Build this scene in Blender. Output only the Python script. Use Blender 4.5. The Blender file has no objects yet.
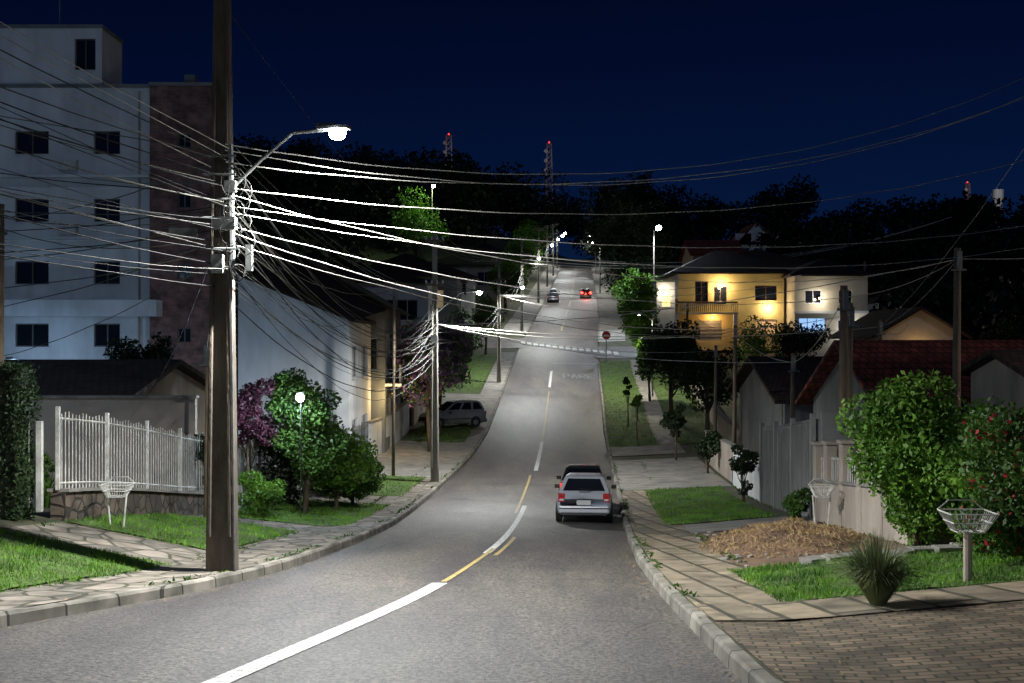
import bpy, math, random
import numpy as np
from mathutils import Vector, Matrix
random.seed(7); rng=np.random.default_rng(7)
scene=bpy.context.scene
COL=scene.collection
# ------------------------------------------------------------ street profile
def table(pts,sig):
    xs=np.arange(-100,1700,0.5); p=np.array(pts,float)
    y=np.interp(xs,p[:,0],p[:,1])
    k=np.arange(-int(4*sig*2),int(4*sig*2)+1); w=np.exp(-.5*(k*0.5/sig)**2); w/=w.sum()
    yp=np.pad(y,(len(k)//2,len(k)//2),mode='edge'); ys=np.convolve(yp,w,'valid')
    return lambda d: float(np.interp(d,xs,ys))
zr=table([(-100,7.5),(0,-1.95),(10,-3.0),(15,-3.57),(20,-4.1),(25,-4.65),(30,-5.15),(33.6,-5.5),(40,-5.95),(50,-6.35),(60,-6.45),(66,-6.25),(72,-5.8),(85,-4.4),(100,-2.6),(110,-1.2),(118,-.2),(140,2.9),(166,6.2),(290,20),(330,24),(450,34),(700,42),(1700,44)],2.5)
xL=table([(-100,-34),(-60,-22),(-20,-13),(0,-9),(9,-7.3),(13.2,-5.95),(15.3,-5.1),(17,-4.55),(19,-4.15),(24,-3.8),(30,-3.5),(40,-3.3),(50,-2.95),(60,-2.3),(72,-1.5),(85,-.85),(100,-.1),(118,1.0),(140,3.0),(166,5.0),(290,13.2),(1700,104)],1.3)
xR=table([(-100,-16),(-60,-8),(-20,1),(0,2.0),(10,2.03),(15,2.13),(20,2.33),(25,2.68),(30,3.08),(40,3.9),(50,4.64),(60,5.3),(72,6.0),(85,6.9),(100,7.8),(118,9.2),(140,11),(166,12.8),(290,20.8),(1700,112)],1.5)
def sm(a,b,x):
    t=min(1,max(0,(x-a)/(b-a))); return t*t*(3-2*t)
def inter(side,d):
    c=118 if side<0 else 111
    return 1-sm(4.5,7.5,abs(d-c))
def G(side,d,o):
    k=1-inter(side,d)
    z=zr(d)+0.13*k+ .01*(1-k)
    c=lambda a,b,x:max(a,min(b,x))
    if side<0:
        f=1-0.6*sm(22,32,d)-0.2*sm(40,60,d)
        z+=k*0.2*c(0,4,o-1.6)*f
        z+=k*0.03*c(0,60,o-6)
        z+=sm(150,300,d)*c(0,1,o/50)*16
    else:
        z+=k*0.09*c(0,4,o-1.0)*(1-.4*sm(25,40,d))
        z+=sm(150,400,d)*c(0,1,o/80)*9
    return z
def P(side,d,o,dz=0):
    x=xL(d)-o if side<0 else xR(d)+o
    return Vector((x,d,G(side,d,o)+dz))
def GZ(x,y):
    if x<xL(y): return G(-1,y,xL(y)-x)
    if x>xR(y): return G(1,y,x-xR(y))
    return zr(y)
# ------------------------------------------------------------ materials
def nodes(name):
    m=bpy.data.materials.new(name); m.use_nodes=True
    nt=m.node_tree; b=nt.nodes['Principled BSDF']; return m,nt,b
def N(nt,t,**kw):
    n=nt.nodes.new(t)
    for k,v in kw.items(): setattr(n,k,v)
    return n
def pm(name,c1,c2=None,rough=.8,scale=3,bump=.2,bscale=30,metal=0,detail=6,lo=.35,hi=.65,stretch=(1,1,1),spec=None):
    m,nt,b=nodes(name)
    c2=c2 or tuple(x*.7 for x in c1)
    tc=N(nt,'ShaderNodeTexCoord'); mp=N(nt,'ShaderNodeMapping'); mp.inputs['Scale'].default_value=stretch
    nt.links.new(tc.outputs['Object'],mp.inputs[0])
    n=N(nt,'ShaderNodeTexNoise'); n.inputs['Scale'].default_value=scale; n.inputs['Detail'].default_value=detail; n.inputs['Roughness'].default_value=.65
    r=N(nt,'ShaderNodeValToRGB'); r.color_ramp.elements[0].position=lo; r.color_ramp.elements[1].position=hi
    r.color_ramp.elements[0].color=(*c2,1); r.color_ramp.elements[1].color=(*c1,1)
    nt.links.new(mp.outputs[0],n.inputs['Vector']); nt.links.new(n.outputs['Fac'],r.inputs[0]); nt.links.new(r.outputs[0],b.inputs['Base Color'])
    b.inputs['Roughness'].default_value=rough; b.inputs['Metallic'].default_value=metal
    if spec is not None: b.inputs['Specular IOR Level'].default_value=spec
    if bump:
        n2=N(nt,'ShaderNodeTexNoise'); n2.inputs['Scale'].default_value=bscale; n2.inputs['Detail'].default_value=4
        bp=N(nt,'ShaderNodeBump'); bp.inputs['Strength'].default_value=bump; bp.inputs['Distance'].default_value=.03
        nt.links.new(mp.outputs[0],n2.inputs['Vector']); nt.links.new(n2.outputs['Fac'],bp.inputs['Height']); nt.links.new(bp.outputs[0],b.inputs['Normal'])
    return m
def emis(name,col,s):
    m,nt,b=nodes(name); b.inputs['Base Color'].default_value=(*col,1)
    b.inputs['Emission Color'].default_value=(*col,1); b.inputs['Emission Strength'].default_value=s; return m
def leafmat(name,c1,c2,scale=1.2,trans=.25):
    m,nt,b=nodes(name); out=nt.nodes['Material Output']
    tc=N(nt,'ShaderNodeTexCoord'); n=N(nt,'ShaderNodeTexNoise'); n.inputs['Scale'].default_value=scale; n.inputs['Detail'].default_value=5
    r=N(nt,'ShaderNodeValToRGB'); r.color_ramp.elements[0].position=.35; r.color_ramp.elements[1].position=.66
    r.color_ramp.elements[0].color=(*c2,1); r.color_ramp.elements[1].color=(*c1,1)
    nt.links.new(tc.outputs['Object'],n.inputs['Vector']); nt.links.new(n.outputs['Fac'],r.inputs[0]); nt.links.new(r.outputs[0],b.inputs['Base Color'])
    b.inputs['Roughness'].default_value=.55; b.inputs['Specular IOR Level'].default_value=.3
    t=N(nt,'ShaderNodeBsdfTranslucent'); nt.links.new(r.outputs[0],t.inputs[0])
    mx=N(nt,'ShaderNodeMixShader'); mx.inputs[0].default_value=trans
    nt.links.new(b.outputs[0],mx.inputs[1]); nt.links.new(t.outputs[0],mx.inputs[2]); nt.links.new(mx.outputs[0],out.inputs[0])
    return m
def asphalt():
    m,nt,b=nodes('asphalt'); tc=N(nt,'ShaderNodeTexCoord')
    def noise(s,det=5,st=(1,1,1)):
        mp=N(nt,'ShaderNodeMapping'); mp.inputs['Scale'].default_value=st
        nt.links.new(tc.outputs['Object'],mp.inputs[0])
        n=N(nt,'ShaderNodeTexNoise'); n.inputs['Scale'].default_value=s; n.inputs['Detail'].default_value=det; n.inputs['Roughness'].default_value=.7
        nt.links.new(mp.outputs[0],n.inputs['Vector']); return n
    big=noise(.6,8,(1,.18,1)); r=N(nt,'ShaderNodeValToRGB')
    r.color_ramp.elements[0].position=.40; r.color_ramp.elements[1].position=.62
    r.color_ramp.elements[0].color=(.042,.038,.041,1); r.color_ramp.elements[1].color=(.092,.083,.074,1)
    nt.links.new(big.outputs['Fac'],r.inputs[0])
    fine=noise(20,7); r2=N(nt,'ShaderNodeValToRGB'); r2.color_ramp.elements[0].position=.40; r2.color_ramp.elements[1].position=.62
    r2.color_ramp.elements[0].color=(.12,.12,.13,1); r2.color_ramp.elements[1].color=(2.3,2.2,2.1,1)
    nt.links.new(fine.outputs['Fac'],r2.inputs[0])
    mx=N(nt,'ShaderNodeMix',data_type='RGBA',blend_type='MULTIPLY'); mx.inputs[0].default_value=1
    nt.links.new(r.outputs[0],mx.inputs[6]); nt.links.new(r2.outputs[0],mx.inputs[7])
    v=N(nt,'ShaderNodeTexVoronoi',feature='DISTANCE_TO_EDGE'); v.inputs['Scale'].default_value=.38
    dn=noise(1.5,6); add=N(nt,'ShaderNodeMix',data_type='RGBA'); add.inputs[0].default_value=.2
    nt.links.new(tc.outputs['Object'],add.inputs[6]); nt.links.new(dn.outputs['Color'],add.inputs[7]); nt.links.new(add.outputs[2],v.inputs['Vector'])
    r3=N(nt,'ShaderNodeValToRGB'); r3.color_ramp.elements[0].position=0; r3.color_ramp.elements[1].position=.010
    r3.color_ramp.elements[0].color=(.55,.55,.55,1); r3.color_ramp.elements[1].color=(1,1,1,1)
    nt.links.new(v.outputs['Distance'],r3.inputs[0])
    mx2=N(nt,'ShaderNodeMix',data_type='RGBA',blend_type='MULTIPLY'); mx2.inputs[0].default_value=1
    nt.links.new(mx.outputs[2],mx2.inputs[6]); nt.links.new(r3.outputs[0],mx2.inputs[7]); nt.links.new(mx2.outputs[2],b.inputs['Base Color'])
    b.inputs['Roughness'].default_value=.55
    bp=N(nt,'ShaderNodeBump'); bp.inputs['Strength'].default_value=1; bp.inputs['Distance'].default_value=.03
    nt.links.new(fine.outputs['Fac'],bp.inputs['Height']); nt.links.new(bp.outputs[0],b.inputs['Normal'])
    return m
def paint(name,col,base=(.09,.085,.08)):
    m,nt,b=nodes(name); tc=N(nt,'ShaderNodeTexCoord')
    n=N(nt,'ShaderNodeTexNoise'); n.inputs['Scale'].default_value=14; n.inputs['Detail'].default_value=8; n.inputs['Roughness'].default_value=.8
    nt.links.new(tc.outputs['Object'],n.inputs['Vector'])
    r=N(nt,'ShaderNodeValToRGB'); r.color_ramp.elements[0].position=.40; r.color_ramp.elements[1].position=.54
    r.color_ramp.elements[0].color=(*base,1); r.color_ramp.elements[1].color=(*col,1)
    nt.links.new(n.outputs['Fac'],r.inputs[0]); nt.links.new(r.outputs[0],b.inputs['Base Color']); b.inputs['Roughness'].default_value=.6
    return m
def cells(name,c1,c2,mortar,scale,brick=False,rough=.85,st=(1,1,1),rowh=.25,bw=.5,msize=.02,rot=0,horiz=True):
    m,nt,b=nodes(name); tc=N(nt,'ShaderNodeTexCoord'); mp=N(nt,'ShaderNodeMapping'); mp.inputs['Scale'].default_value=st
    mp.inputs['Rotation'].default_value=(0 if horiz else math.radians(90),0,rot)
    nz=N(nt,'ShaderNodeTexNoise'); nz.inputs['Scale'].default_value=2.2; nz.inputs['Detail'].default_value=8; nt.links.new(tc.outputs['Object'],nz.inputs['Vector'])
    dist=N(nt,'ShaderNodeMix',data_type='RGBA',blend_type='LINEAR_LIGHT'); dist.inputs[0].default_value=.03
    nt.links.new(tc.outputs['Object'],dist.inputs[6]); nt.links.new(nz.outputs['Color'],dist.inputs[7]); nt.links.new(dist.outputs[2],mp.inputs[0])
    bp=N(nt,'ShaderNodeBump'); bp.inputs['Strength'].default_value=.7; bp.inputs['Distance'].default_value=.02
    if brick:
        t=N(nt,'ShaderNodeTexBrick'); t.inputs['Scale'].default_value=scale; t.inputs['Color1'].default_value=(*c1,1); t.inputs['Color2'].default_value=(*c2,1)
        t.inputs['Mortar'].default_value=(*mortar,1); t.inputs['Mortar Size'].default_value=msize; t.inputs['Brick Width'].default_value=bw; t.inputs['Row Height'].default_value=rowh
        nt.links.new(mp.outputs[0],t.inputs['Vector']); colo=t.outputs['Color']
        inv=N(nt,'ShaderNodeMath',operation='SUBTRACT'); inv.inputs[0].default_value=1; nt.links.new(t.outputs['Fac'],inv.inputs[1]); nt.links.new(inv.outputs[0],bp.inputs['Height'])
    else:
        v1=N(nt,'ShaderNodeTexVoronoi'); v1.inputs['Scale'].default_value=scale; nt.links.new(mp.outputs[0],v1.inputs['Vector'])
        v2=N(nt,'ShaderNodeTexVoronoi',feature='DISTANCE_TO_EDGE'); v2.inputs['Scale'].default_value=scale; nt.links.new(mp.outputs[0],v2.inputs['Vector'])
        sp=N(nt,'ShaderNodeSeparateColor'); nt.links.new(v1.outputs['Color'],sp.inputs[0])
        cm=N(nt,'ShaderNodeMix',data_type='RGBA'); nt.links.new(sp.outputs[0],cm.inputs[0]); cm.inputs[6].default_value=(*c1,1); cm.inputs[7].default_value=(*c2,1)
        rr=N(nt,'ShaderNodeValToRGB'); rr.color_ramp.elements[0].position=msize; rr.color_ramp.elements[1].position=msize*2.2; nt.links.new(v2.outputs['Distance'],rr.inputs[0])
        c3=N(nt,'ShaderNodeMix',data_type='RGBA'); nt.links.new(rr.outputs[0],c3.inputs[0]); c3.inputs[6].default_value=(*mortar,1); nt.links.new(cm.outputs[2],c3.inputs[7])
        colo=c3.outputs[2]; nt.links.new(rr.outputs[0],bp.inputs['Height'])
    r=N(nt,'ShaderNodeValToRGB'); r.color_ramp.elements[0].position=.3; r.color_ramp.elements[1].position=.7
    r.color_ramp.elements[0].color=(.35,.35,.32,1); r.color_ramp.elements[1].color=(1.15,1.12,1.1,1); nt.links.new(nz.outputs['Fac'],r.inputs[0])
    mx=N(nt,'ShaderNodeMix',data_type='RGBA',blend_type='MULTIPLY'); mx.inputs[0].default_value=1
    nt.links.new(colo,mx.inputs[6]); nt.links.new(r.outputs[0],mx.inputs[7]); nt.links.new(mx.outputs[2],b.inputs['Base Color'])
    nt.links.new(bp.outputs[0],b.inputs['Normal']); b.inputs['Roughness'].default_value=rough
    return m
M={}
M['asphalt']=asphalt()
M['white_line']=paint('white_road_paint',(.72,.72,.70)); M['yellow_line']=paint('yellow_road_paint',(.42,.31,.10)); M['faded_line']=paint('faded_road_paint',(.22,.22,.21))
M['soil']=pm('soil',(.07,.08,.035),(.035,.03,.02),.95,1.5,.4,12)
M['grass']=pm('grass_ground',(.07,.13,.02),(.045,.06,.018),.95,2.5,.5,40)
M['blade']=leafmat('grass_blade',(.17,.37,.03),(.05,.13,.02),1.3,.3)
M['flag']=cells('flagstone',(.27,.235,.20),(.15,.135,.12),(.06,.06,.04),1.7,msize=.03)
M['flag2']=cells('flagstone_warm',(.36,.29,.20),(.17,.145,.11),(.06,.055,.035),.5,brick=True,bw=1.1,rowh=.28,msize=.02,rot=math.radians(86))
M['paver']=cells('brick_paver',(.26,.19,.13),(.12,.09,.065),(.04,.045,.025),1.0,brick=True,bw=.24,rowh=.13,msize=.014,rot=math.radians(8))
M['kerb']=cells('kerb_concrete',(.28,.26,.23),(.17,.16,.14),(.05,.045,.04),1.0,brick=True,bw=.9,rowh=5,msize=.02,rot=math.radians(90))
M['concrete']=pm('concrete',(.28,.26,.23),(.14,.135,.125),.85,1.3,.2,30)
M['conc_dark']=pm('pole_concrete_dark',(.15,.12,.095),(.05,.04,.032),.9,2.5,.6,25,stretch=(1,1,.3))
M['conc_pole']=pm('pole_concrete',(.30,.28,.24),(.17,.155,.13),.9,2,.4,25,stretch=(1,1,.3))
M['wood']=pm('weathered_wood',(.19,.145,.10),(.10,.07,.05),.9,4,.4,20,stretch=(3,3,.3))
M['white']=pm('white_plaster',(.70,.71,.72),(.48,.49,.50),.85,.6,.08,20,stretch=(1,1,.35))
M['beige']=pm('beige_plaster',(.42,.36,.30),(.26,.22,.19),.88,.7,.1,20,stretch=(1,1,.5))
M['grey']=pm('grey_plaster',(.22,.225,.22),(.12,.125,.12),.88,.8,.1,20,stretch=(1,1,.4))
M['yellow']=pm('yellow_plaster',(.68,.54,.24),(.54,.42,.18),.85,.5,.05,20)
M['cream']=pm('cream_plaster',(.60,.54,.42),(.44,.40,.32),.85,.5,.05,20)
M['stone']=cells('rubble_stone',(.17,.13,.10),(.09,.075,.06),(.04,.035,.03),3.0,msize=.04)
M['brick']=cells('brick_cladding',(.30,.15,.13),(.20,.10,.09),(.22,.16,.15),1.0,brick=True,bw=.45,rowh=.16,msize=.014,horiz=False)
M['tile']=cells('roof_tile',(.075,.040,.033),(.042,.028,.024),(.012,.01,.009),1.0,brick=True,bw=.25,rowh=.35,msize=.03)
M['tile_red']=cells('red_roof_tile',(.34,.07,.05),(.22,.05,.04),(.06,.02,.015),1.0,brick=True,bw=.3,rowh=.4,msize=.03)
M['shingle']=pm('dark_shingle',(.036,.021,.018),(.020,.013,.012),.9,2,.5,14)
M['glass']=pm('window_glass',(.012,.014,.02),(.008,.01,.015),.08,1,0)
M['frame']=pm('window_frame',(.10,.10,.10),None,.5,3,0)
M['wframe']=pm('white_frame',(.6,.6,.6),None,.5,3,0)
M['tower']=pm('tower_paint',(.5,.42,.40),(.3,.12,.1),.6,.25,0)
M['metal_w']=pm('white_painted_metal',(.60,.60,.58),(.38,.36,.32),.45,6,0)
M['metal_g']=pm('galvanised_metal',(.20,.205,.205),(.11,.115,.115),.55,5,.05,20,metal=.3)
M['garage']=pm('corrugated_metal',(.27,.275,.27),(.16,.165,.16),.5,1,.0,stretch=(1,1,.4))
M['door']=pm('wooden_door',(.14,.07,.035),None,.6,4,.1,20)
M['wire']=pm('wire_sheath',(.13,.125,.11),(.05,.05,.045),.6,.5,0,spec=.2)
M['wire2']=pm('wire_black',(.022,.022,.022),None,.6,.5,0,spec=.2)
M['wire3']=pm('brightened_wire',(.55,.53,.48),(.3,.28,.25),.6,.6,0)  # brighter grey stands in for lamp light that never reaches these wires
M['warm']=emis('lit_window_warm',(1,.62,.22),1.5); M['blueglow']=emis('lit_window_blue',(.35,.6,1),.9); M['dimw']=emis('lit_window_dim',(1,.7,.4),.13)
M['lamp']=emis('lamp_lens',(.97,.99,1),160); M['lampb']=emis('lamp_lens_blue',(.72,.85,1),110); M['lampg']=emis('lamp_lens_green',(.75,1,.6),110)
M['red']=emis('red_lamp',(1,.03,.02),14); M['redb']=emis('red_beacon',(1,.04,.03),2.5)
M['bark']=pm('bark',(.12,.09,.06),(.06,.045,.03),.95,4,.6,15,stretch=(2,2,.4))
M['leaf']=leafmat('leaf_green',(.085,.18,.028),(.022,.055,.012))
M['leafb']=leafmat('leaf_bright',(.15,.30,.035),(.04,.10,.015),1.6,.35)
M['leafd']=leafmat('leaf_dark',(.035,.065,.02),(.012,.024,.01),.5,.15)
M['leafg']=leafmat('leaf_greygreen',(.20,.25,.10),(.08,.11,.05),3,.15)
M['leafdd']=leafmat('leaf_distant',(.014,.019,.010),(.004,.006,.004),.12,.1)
M['purple']=leafmat('purple_flower',(.30,.15,.36),(.12,.05,.15)); M['leafp']=leafmat('purple_leaf',(.11,.035,.06),(.04,.014,.025))
M['redfl']=leafmat('red_flower',(.5,.03,.04),(.3,.02,.03))
M['hay']=pm('dry_straw',(.36,.25,.12),(.2,.13,.06),.95,5,0)
M['clay']=pm('red_clay',(.17,.10,.06),(.08,.05,.035),.95,2,.6,10)
M['tyre']=pm('tyre_rubber',(.02,.02,.02),None,.8,5,0); M['hub']=pm('hubcap',(.4,.4,.42),None,.35,5,0,metal=.7)
M['silver']=pm('silver_paint',(.50,.51,.56),(.47,.48,.53),.30,1,0,metal=.25); M['darkpaint']=pm('dark_paint',(.03,.032,.04),None,.22,1,0,metal=.3); M['greypaint']=pm('grey_paint',(.40,.41,.44),None,.25,1,0,metal=.3)
M['blackp']=pm('black_plastic',(.02,.02,.02),None,.55,4,0); M['tail']=pm('tail_lens',(.45,.015,.015),None,.2,4,0); M['plate']=pm('licence_plate',(.55,.55,.55),(.35,.35,.35),.5,40,0)
M['tailon']=emis('tail_lens_lit',(1,.05,.03),1.0)
M['signred']=pm('sign_red',(.55,.02,.02),None,.4,3,0)
# ------------------------------------------------------------ mesh helpers
def empty(name,loc=(0,0,0)):
    e=bpy.data.objects.new(name,None); e.location=loc; e.empty_display_size=.3; COL.objects.link(e); return e
class B:
    def __init__(s): s.v=[]; s.f=[]
    def quad(s,*p):
        i=len(s.v); s.v+= [tuple(q) for q in p]; s.f.append(tuple(range(i,i+len(p))))
    def box(s,c,sz,rz=0,R=None):
        R=R or Matrix.Rotation(rz,3,'Z'); c=Vector(c); i=len(s.v)
        for dx in(-.5,.5):
            for dy in(-.5,.5):
                for dz in(-.5,.5): s.v.append(tuple(c+R@Vector((dx*sz[0],dy*sz[1],dz*sz[2]))))
        for f in((0,1,3,2),(4,6,7,5),(0,4,5,1),(2,3,7,6),(0,2,6,4),(1,5,7,3)): s.f.append(tuple(i+k for k in f))
    def tube(s,pts,rad,n=8,caps=True):
        pts=[Vector(p) for p in pts]
        if not hasattr(rad,'__len__'): rad=[rad]*len(pts)
        base=len(s.v); ref=None
        for k,p in enumerate(pts):
            t=(pts[min(k+1,len(pts)-1)]-pts[max(k-1,0)]).normalized()
            if ref is None: ref=Vector((1,0,0)) if abs(t.x)<.8 else Vector((0,0,1))
            a=(ref-t*ref.dot(t)).normalized(); b=t.cross(a); ref=a
            for j in range(n):
                an=2*math.pi*j/n; s.v.append(tuple(p+(a*math.cos(an)+b*math.sin(an))*rad[k]))
        for k in range(len(pts)-1):
            for j in range(n):
                s.f.append((base+k*n+j,base+k*n+(j+1)%n,base+(k+1)*n+(j+1)%n,base+(k+1)*n+j))
        if caps:
            s.f.append(tuple(base+j for j in range(n))[::-1]); s.f.append(tuple(base+(len(pts)-1)*n+j for j in range(n)))
    def globe(s,c,r,sx=1,n=12):
        c=Vector(c); s.tube([c+Vector((0,0,r*math.cos(math.pi*k/8))) for k in range(9)],[max(.002,r*sx*math.sin(math.pi*k/8)) for k in range(9)],n)
    def done(s,name,mat,parent=None,smooth=False,bevel=0):
        me=bpy.data.meshes.new(name); me.from_pydata(s.v,[],s.f); me.update()
        me.materials.append(mat); ob=bpy.data.objects.new(name,me)
        if smooth:
            for p in me.polygons: p.use_smooth=True
        COL.objects.link(ob)
        if parent:
            ob.parent=parent; ob.matrix_parent_inverse=Matrix.Translation(-parent.location)
        if bevel:
            md=ob.modifiers.new('bevel','BEVEL'); md.width=bevel; md.segments=2; md.limit_method='ANGLE'
        return ob
def quadmesh(name,V,mat,parent=None,k=4):
    V=np.asarray(V,dtype=np.float32).reshape(-1,3); nf=len(V)//k
    me=bpy.data.meshes.new(name); me.vertices.add(len(V)); me.vertices.foreach_set('co',V.ravel())
    me.loops.add(nf*k); me.loops.foreach_set('vertex_index',np.arange(nf*k,dtype=np.int32))
    me.polygons.add(nf); me.polygons.foreach_set('loop_start',np.arange(0,nf*k,k,dtype=np.int32)); me.polygons.foreach_set('loop_total',np.full(nf,k,dtype=np.int32))
    me.update(calc_edges=True); me.validate(); me.materials.append(mat)
    ob=bpy.data.objects.new(name,me); COL.objects.link(ob)
    if parent: ob.parent=parent; ob.matrix_parent_inverse=Matrix.Translation(-parent.location)
    return ob
def unit(n):
    d=rng.normal(size=(n,3)); return d/np.linalg.norm(d,axis=1)[:,None]
def leafquads(pos,size,aspect=.5,droop=0):
    n=len(pos); a=unit(n); a[:,2]-=droop; a/=np.linalg.norm(a,axis=1)[:,None]; b=np.cross(a,unit(n)); b/=np.linalg.norm(b,axis=1)[:,None]+1e-6
    s=(size*(.6+.8*rng.random(n)))[:,None]
    return np.stack([pos-a*s*.5,pos+b*s*aspect*.5,pos+a*s*.5,pos-b*s*aspect*.5],1).reshape(-1,3)
def clumps(c,r,K,cr=(.28,.5)):
    d=unit(K)*(rng.random(K)**.45)[:,None]*np.array(r)*.86
    return np.array(c)+d, np.min(r)*(cr[0]+(cr[1]-cr[0])*rng.random(K))
def cloud(C,R,n,squash=.8):
    w=R**2; idx=rng.choice(len(C),n,p=w/w.sum()); d=unit(n); rr=R[idx]*(.45+.72*rng.random(n)**.6)
    p=d*rr[:,None]; p[:,2]*=squash; return C[idx]+p
def tree(name,base,h,cr,n=5000,ls=.12,mat='leaf',trunk=.35,tr=.1,K=22,crz=None,mat2=None,mixf=.3,asp=.55):
    base=Vector(base); e=empty(name,base); crz=crz or h*(1-trunk)*.5
    cc=base+Vector((0,0,h-crz)); C,R=clumps(cc,(cr,cr,crz),K)
    b=B(); top=cc+Vector((rng.normal()*.1*cr,0,crz*.2)); mid=base.lerp(top,.5)+Vector((rng.normal()*.08*h*.3,rng.normal()*.03*h,0))
    b.tube([base-Vector((0,0,.3)),base.lerp(mid,.5),mid,top],[tr*1.4,tr*1.05,tr*.85,tr*.35],8)
    st=base+Vector((0,0,h*trunk*.7))
    for k in range(min(K,9)):
        q=Vector(C[k]); m=mid.lerp(q,.5)+Vector((0,0,-.06*h)); s0=st.lerp(top,rng.random()*.5); b.tube([s0,m,q],[tr*.5,tr*.3,tr*.1],5)
    b.done('trunk',M['bark'],e,True)
    p=cloud(C,R,n)
    if mat2:
        k=rng.random(n)<mixf; quadmesh('blossom',leafquads(p[k],ls,asp),M[mat2],e); p=p[~k]
    quadmesh('crown',leafquads(p,ls,asp),M[mat],e); return e
# ------------------------------------------------------------ terrain
rows=list(np.arange(-60,62,.5))+list(np.arange(62,160,2))+list(np.arange(160,340,5))+list(np.arange(340,700,20))+list(np.arange(700,1601,100))
offs=[.15,.6,1.0,1.6,2.2,3,4,5.0,6,8,12,20,30,45,70,110,200,400,900,1800]
v=[];f=[]
W=2*len(offs)+2
for d in rows:
    for o in reversed(offs): p=P(-1,d,o); v.append((p.x,p.y,p.z))
    v.append((xL(d)-.15,d,zr(d)-.06)); v.append((xR(d)+.15,d,zr(d)-.06))
    for o in offs: p=P(1,d,o); v.append((p.x,p.y,p.z))
for i in range(len(rows)-1):
    for j in range(W-1): f.append((i*W+j,i*W+j+1,(i+1)*W+j+1,(i+1)*W+j))
b=B(); b.v=v; b.f=f; b.done('ground',M['soil'])
v=[];f=[];rr=[d for d in rows if d<=420]; nc=9
for d in rr:
    a,c=xL(d),xR(d)
    for j in range(nc):
        t=j/(nc-1); cr=.07*(1-(2*t-1)**2)
        v.append((a+(c-a)*t,d,zr(d)+cr-.03))
for i in range(len(rr)-1):
    for j in range(nc-1): f.append((i*nc+j,i*nc+j+1,(i+1)*nc+j+1,(i+1)*nc+j))
b=B(); b.v=v; b.f=f; b.done('road',M['asphalt'],smooth=True)
def rz(x,d):
    a,c=xL(d),xR(d); t=(x-a)/(c-a); return zr(d)+.07*(1-(2*t-1)**2)-.03
def patch(name,side,d0,d1,o0,o1,lift,mat,nd=None,no=None,wob=0):
    nd=nd or max(4,int((d1-d0)*2)); no=no or 10
    g0=o0 if callable(o0) else (lambda d:o0); g1=o1 if callable(o1) else (lambda d:o1)
    ph=rng.random(8)*6
    b=B()
    for i in range(nd+1):
        for j in range(no+1):
            d=d0+(d1-d0)*i/nd; t=j/no; a,c=g0(d),g1(d)
            o=a+(c-a)*t
            if wob:
                o+=wob*(math.sin(d*2.1+ph[0])+.6*math.sin(d*5.3+ph[1]))*(2*t-1)*.6
                if i in(0,nd): d+=wob*(math.sin(o*2.3+ph[2])+.6*math.sin(o*6+ph[3]))*.8
            p=P(side,d,o,lift); b.v.append(tuple(p))
    for i in range(nd):
        for j in range(no):
            q=(i*(no+1)+j,i*(no+1)+j+1,(i+1)*(no+1)+j+1,(i+1)*(no+1)+j); b.f.append(q if side>0 else q[::-1])
    return b.done(name,mat)
for side,c in((-1,118),(1,111)): patch('cross_street',side,c-4,c+4,-.3,60,.03,M['asphalt'],16,30)
def kerb(side,d0,d1):
    b=B(); ds=list(np.arange(d0,d1+.01,.25)); n=5
    for d in ds:
        e=xL(d) if side<0 else xR(d); s=side; z=zr(d); j=.012*math.sin(math.floor(d/.9)*7.3); jz=.012*math.sin(math.floor(d/.9)*3.7)
        for (o,h) in((0,-.05),(0.01,.10),(.035,.135),(.14,.145),(.17,.10)): b.v.append((e+s*(o+(j if o<.15 else 0)),d,z+h+(jz if h>.1 else 0)))
    for i in range(len(ds)-1):
        for j in range(n-1): b.f.append((i*n+j,i*n+j+1,(i+1)*n+j+1,(i+1)*n+j))
    b.done('kerb',M['kerb'])
kerb(-1,-40,111); kerb(-1,125,320); kerb(1,-40,104); kerb(1,118,320)
patch('pavement',-1,-10,50,.17,1.7,.012,M['flag'],120,6)
patch('pavement',-1,50,110,.17,1.7,.012,M['concrete'],100,6)
patch('pavement',-1,126,300,.17,3,.03,M['concrete'],90,4)
patch('pavement',1,12.6,44,.17,1.5,.012,M['flag2'],90,6)
patch('pavement',1,44,58,.17,4.6,.02,M['concrete'],40,8)
patch('pavement',1,118,300,.17,3,.03,M['concrete'],90,4)
patch('pavement',1,60,104,3.0,4.2,.03,M['concrete'],60,4)
patch('driveway',1,4,12.2,.17,12,.015,M['paver'],30,14)
patch('garden_path',1,12.2,13.6,.17,9,.03,M['flag2'],8,14)
patch('driveway',1,26.2,29.3,1.5,4.7,.02,M['concrete'],10,8)
patch('driveway',1,60,64,.17,3,.04,M['concrete'],10,8)
patch('driveway',-1,18.9,21.2,1.7,4.7,.015,M['flag'],10,8)
patch('driveway',-1,27.3,29.4,1.7,4.8,.015,M['flag'],10,8)
patch('driveway',-1,38.3,41.5,1.7,4.8,.015,M['flag'],10,8)
patch('driveway',-1,50,66,1.7,4.9,.015,M['concrete'],30,8)
patch('driveway',-1,76,86,1.7,4.9,.02,M['concrete'],30,8)
lawns=[(-1,8,18.8,1.7,8.5,600),(-1,21.3,27.2,1.8,4.6,380),(-1,29.5,38.2,1.0,4.7,220),(-1,41.6,50,1.0,4.5,90),(-1,66,76,1.0,4.5,40),
 (1,13.7,17.6,1.35,5.6,700),(1,29.6,44,1.2,4.0,220),(1,64,104,.3,3.0,60),(1,64,104,4.3,7,40),(-1,86,108,1.8,5,25)]
blades=[]
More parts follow.
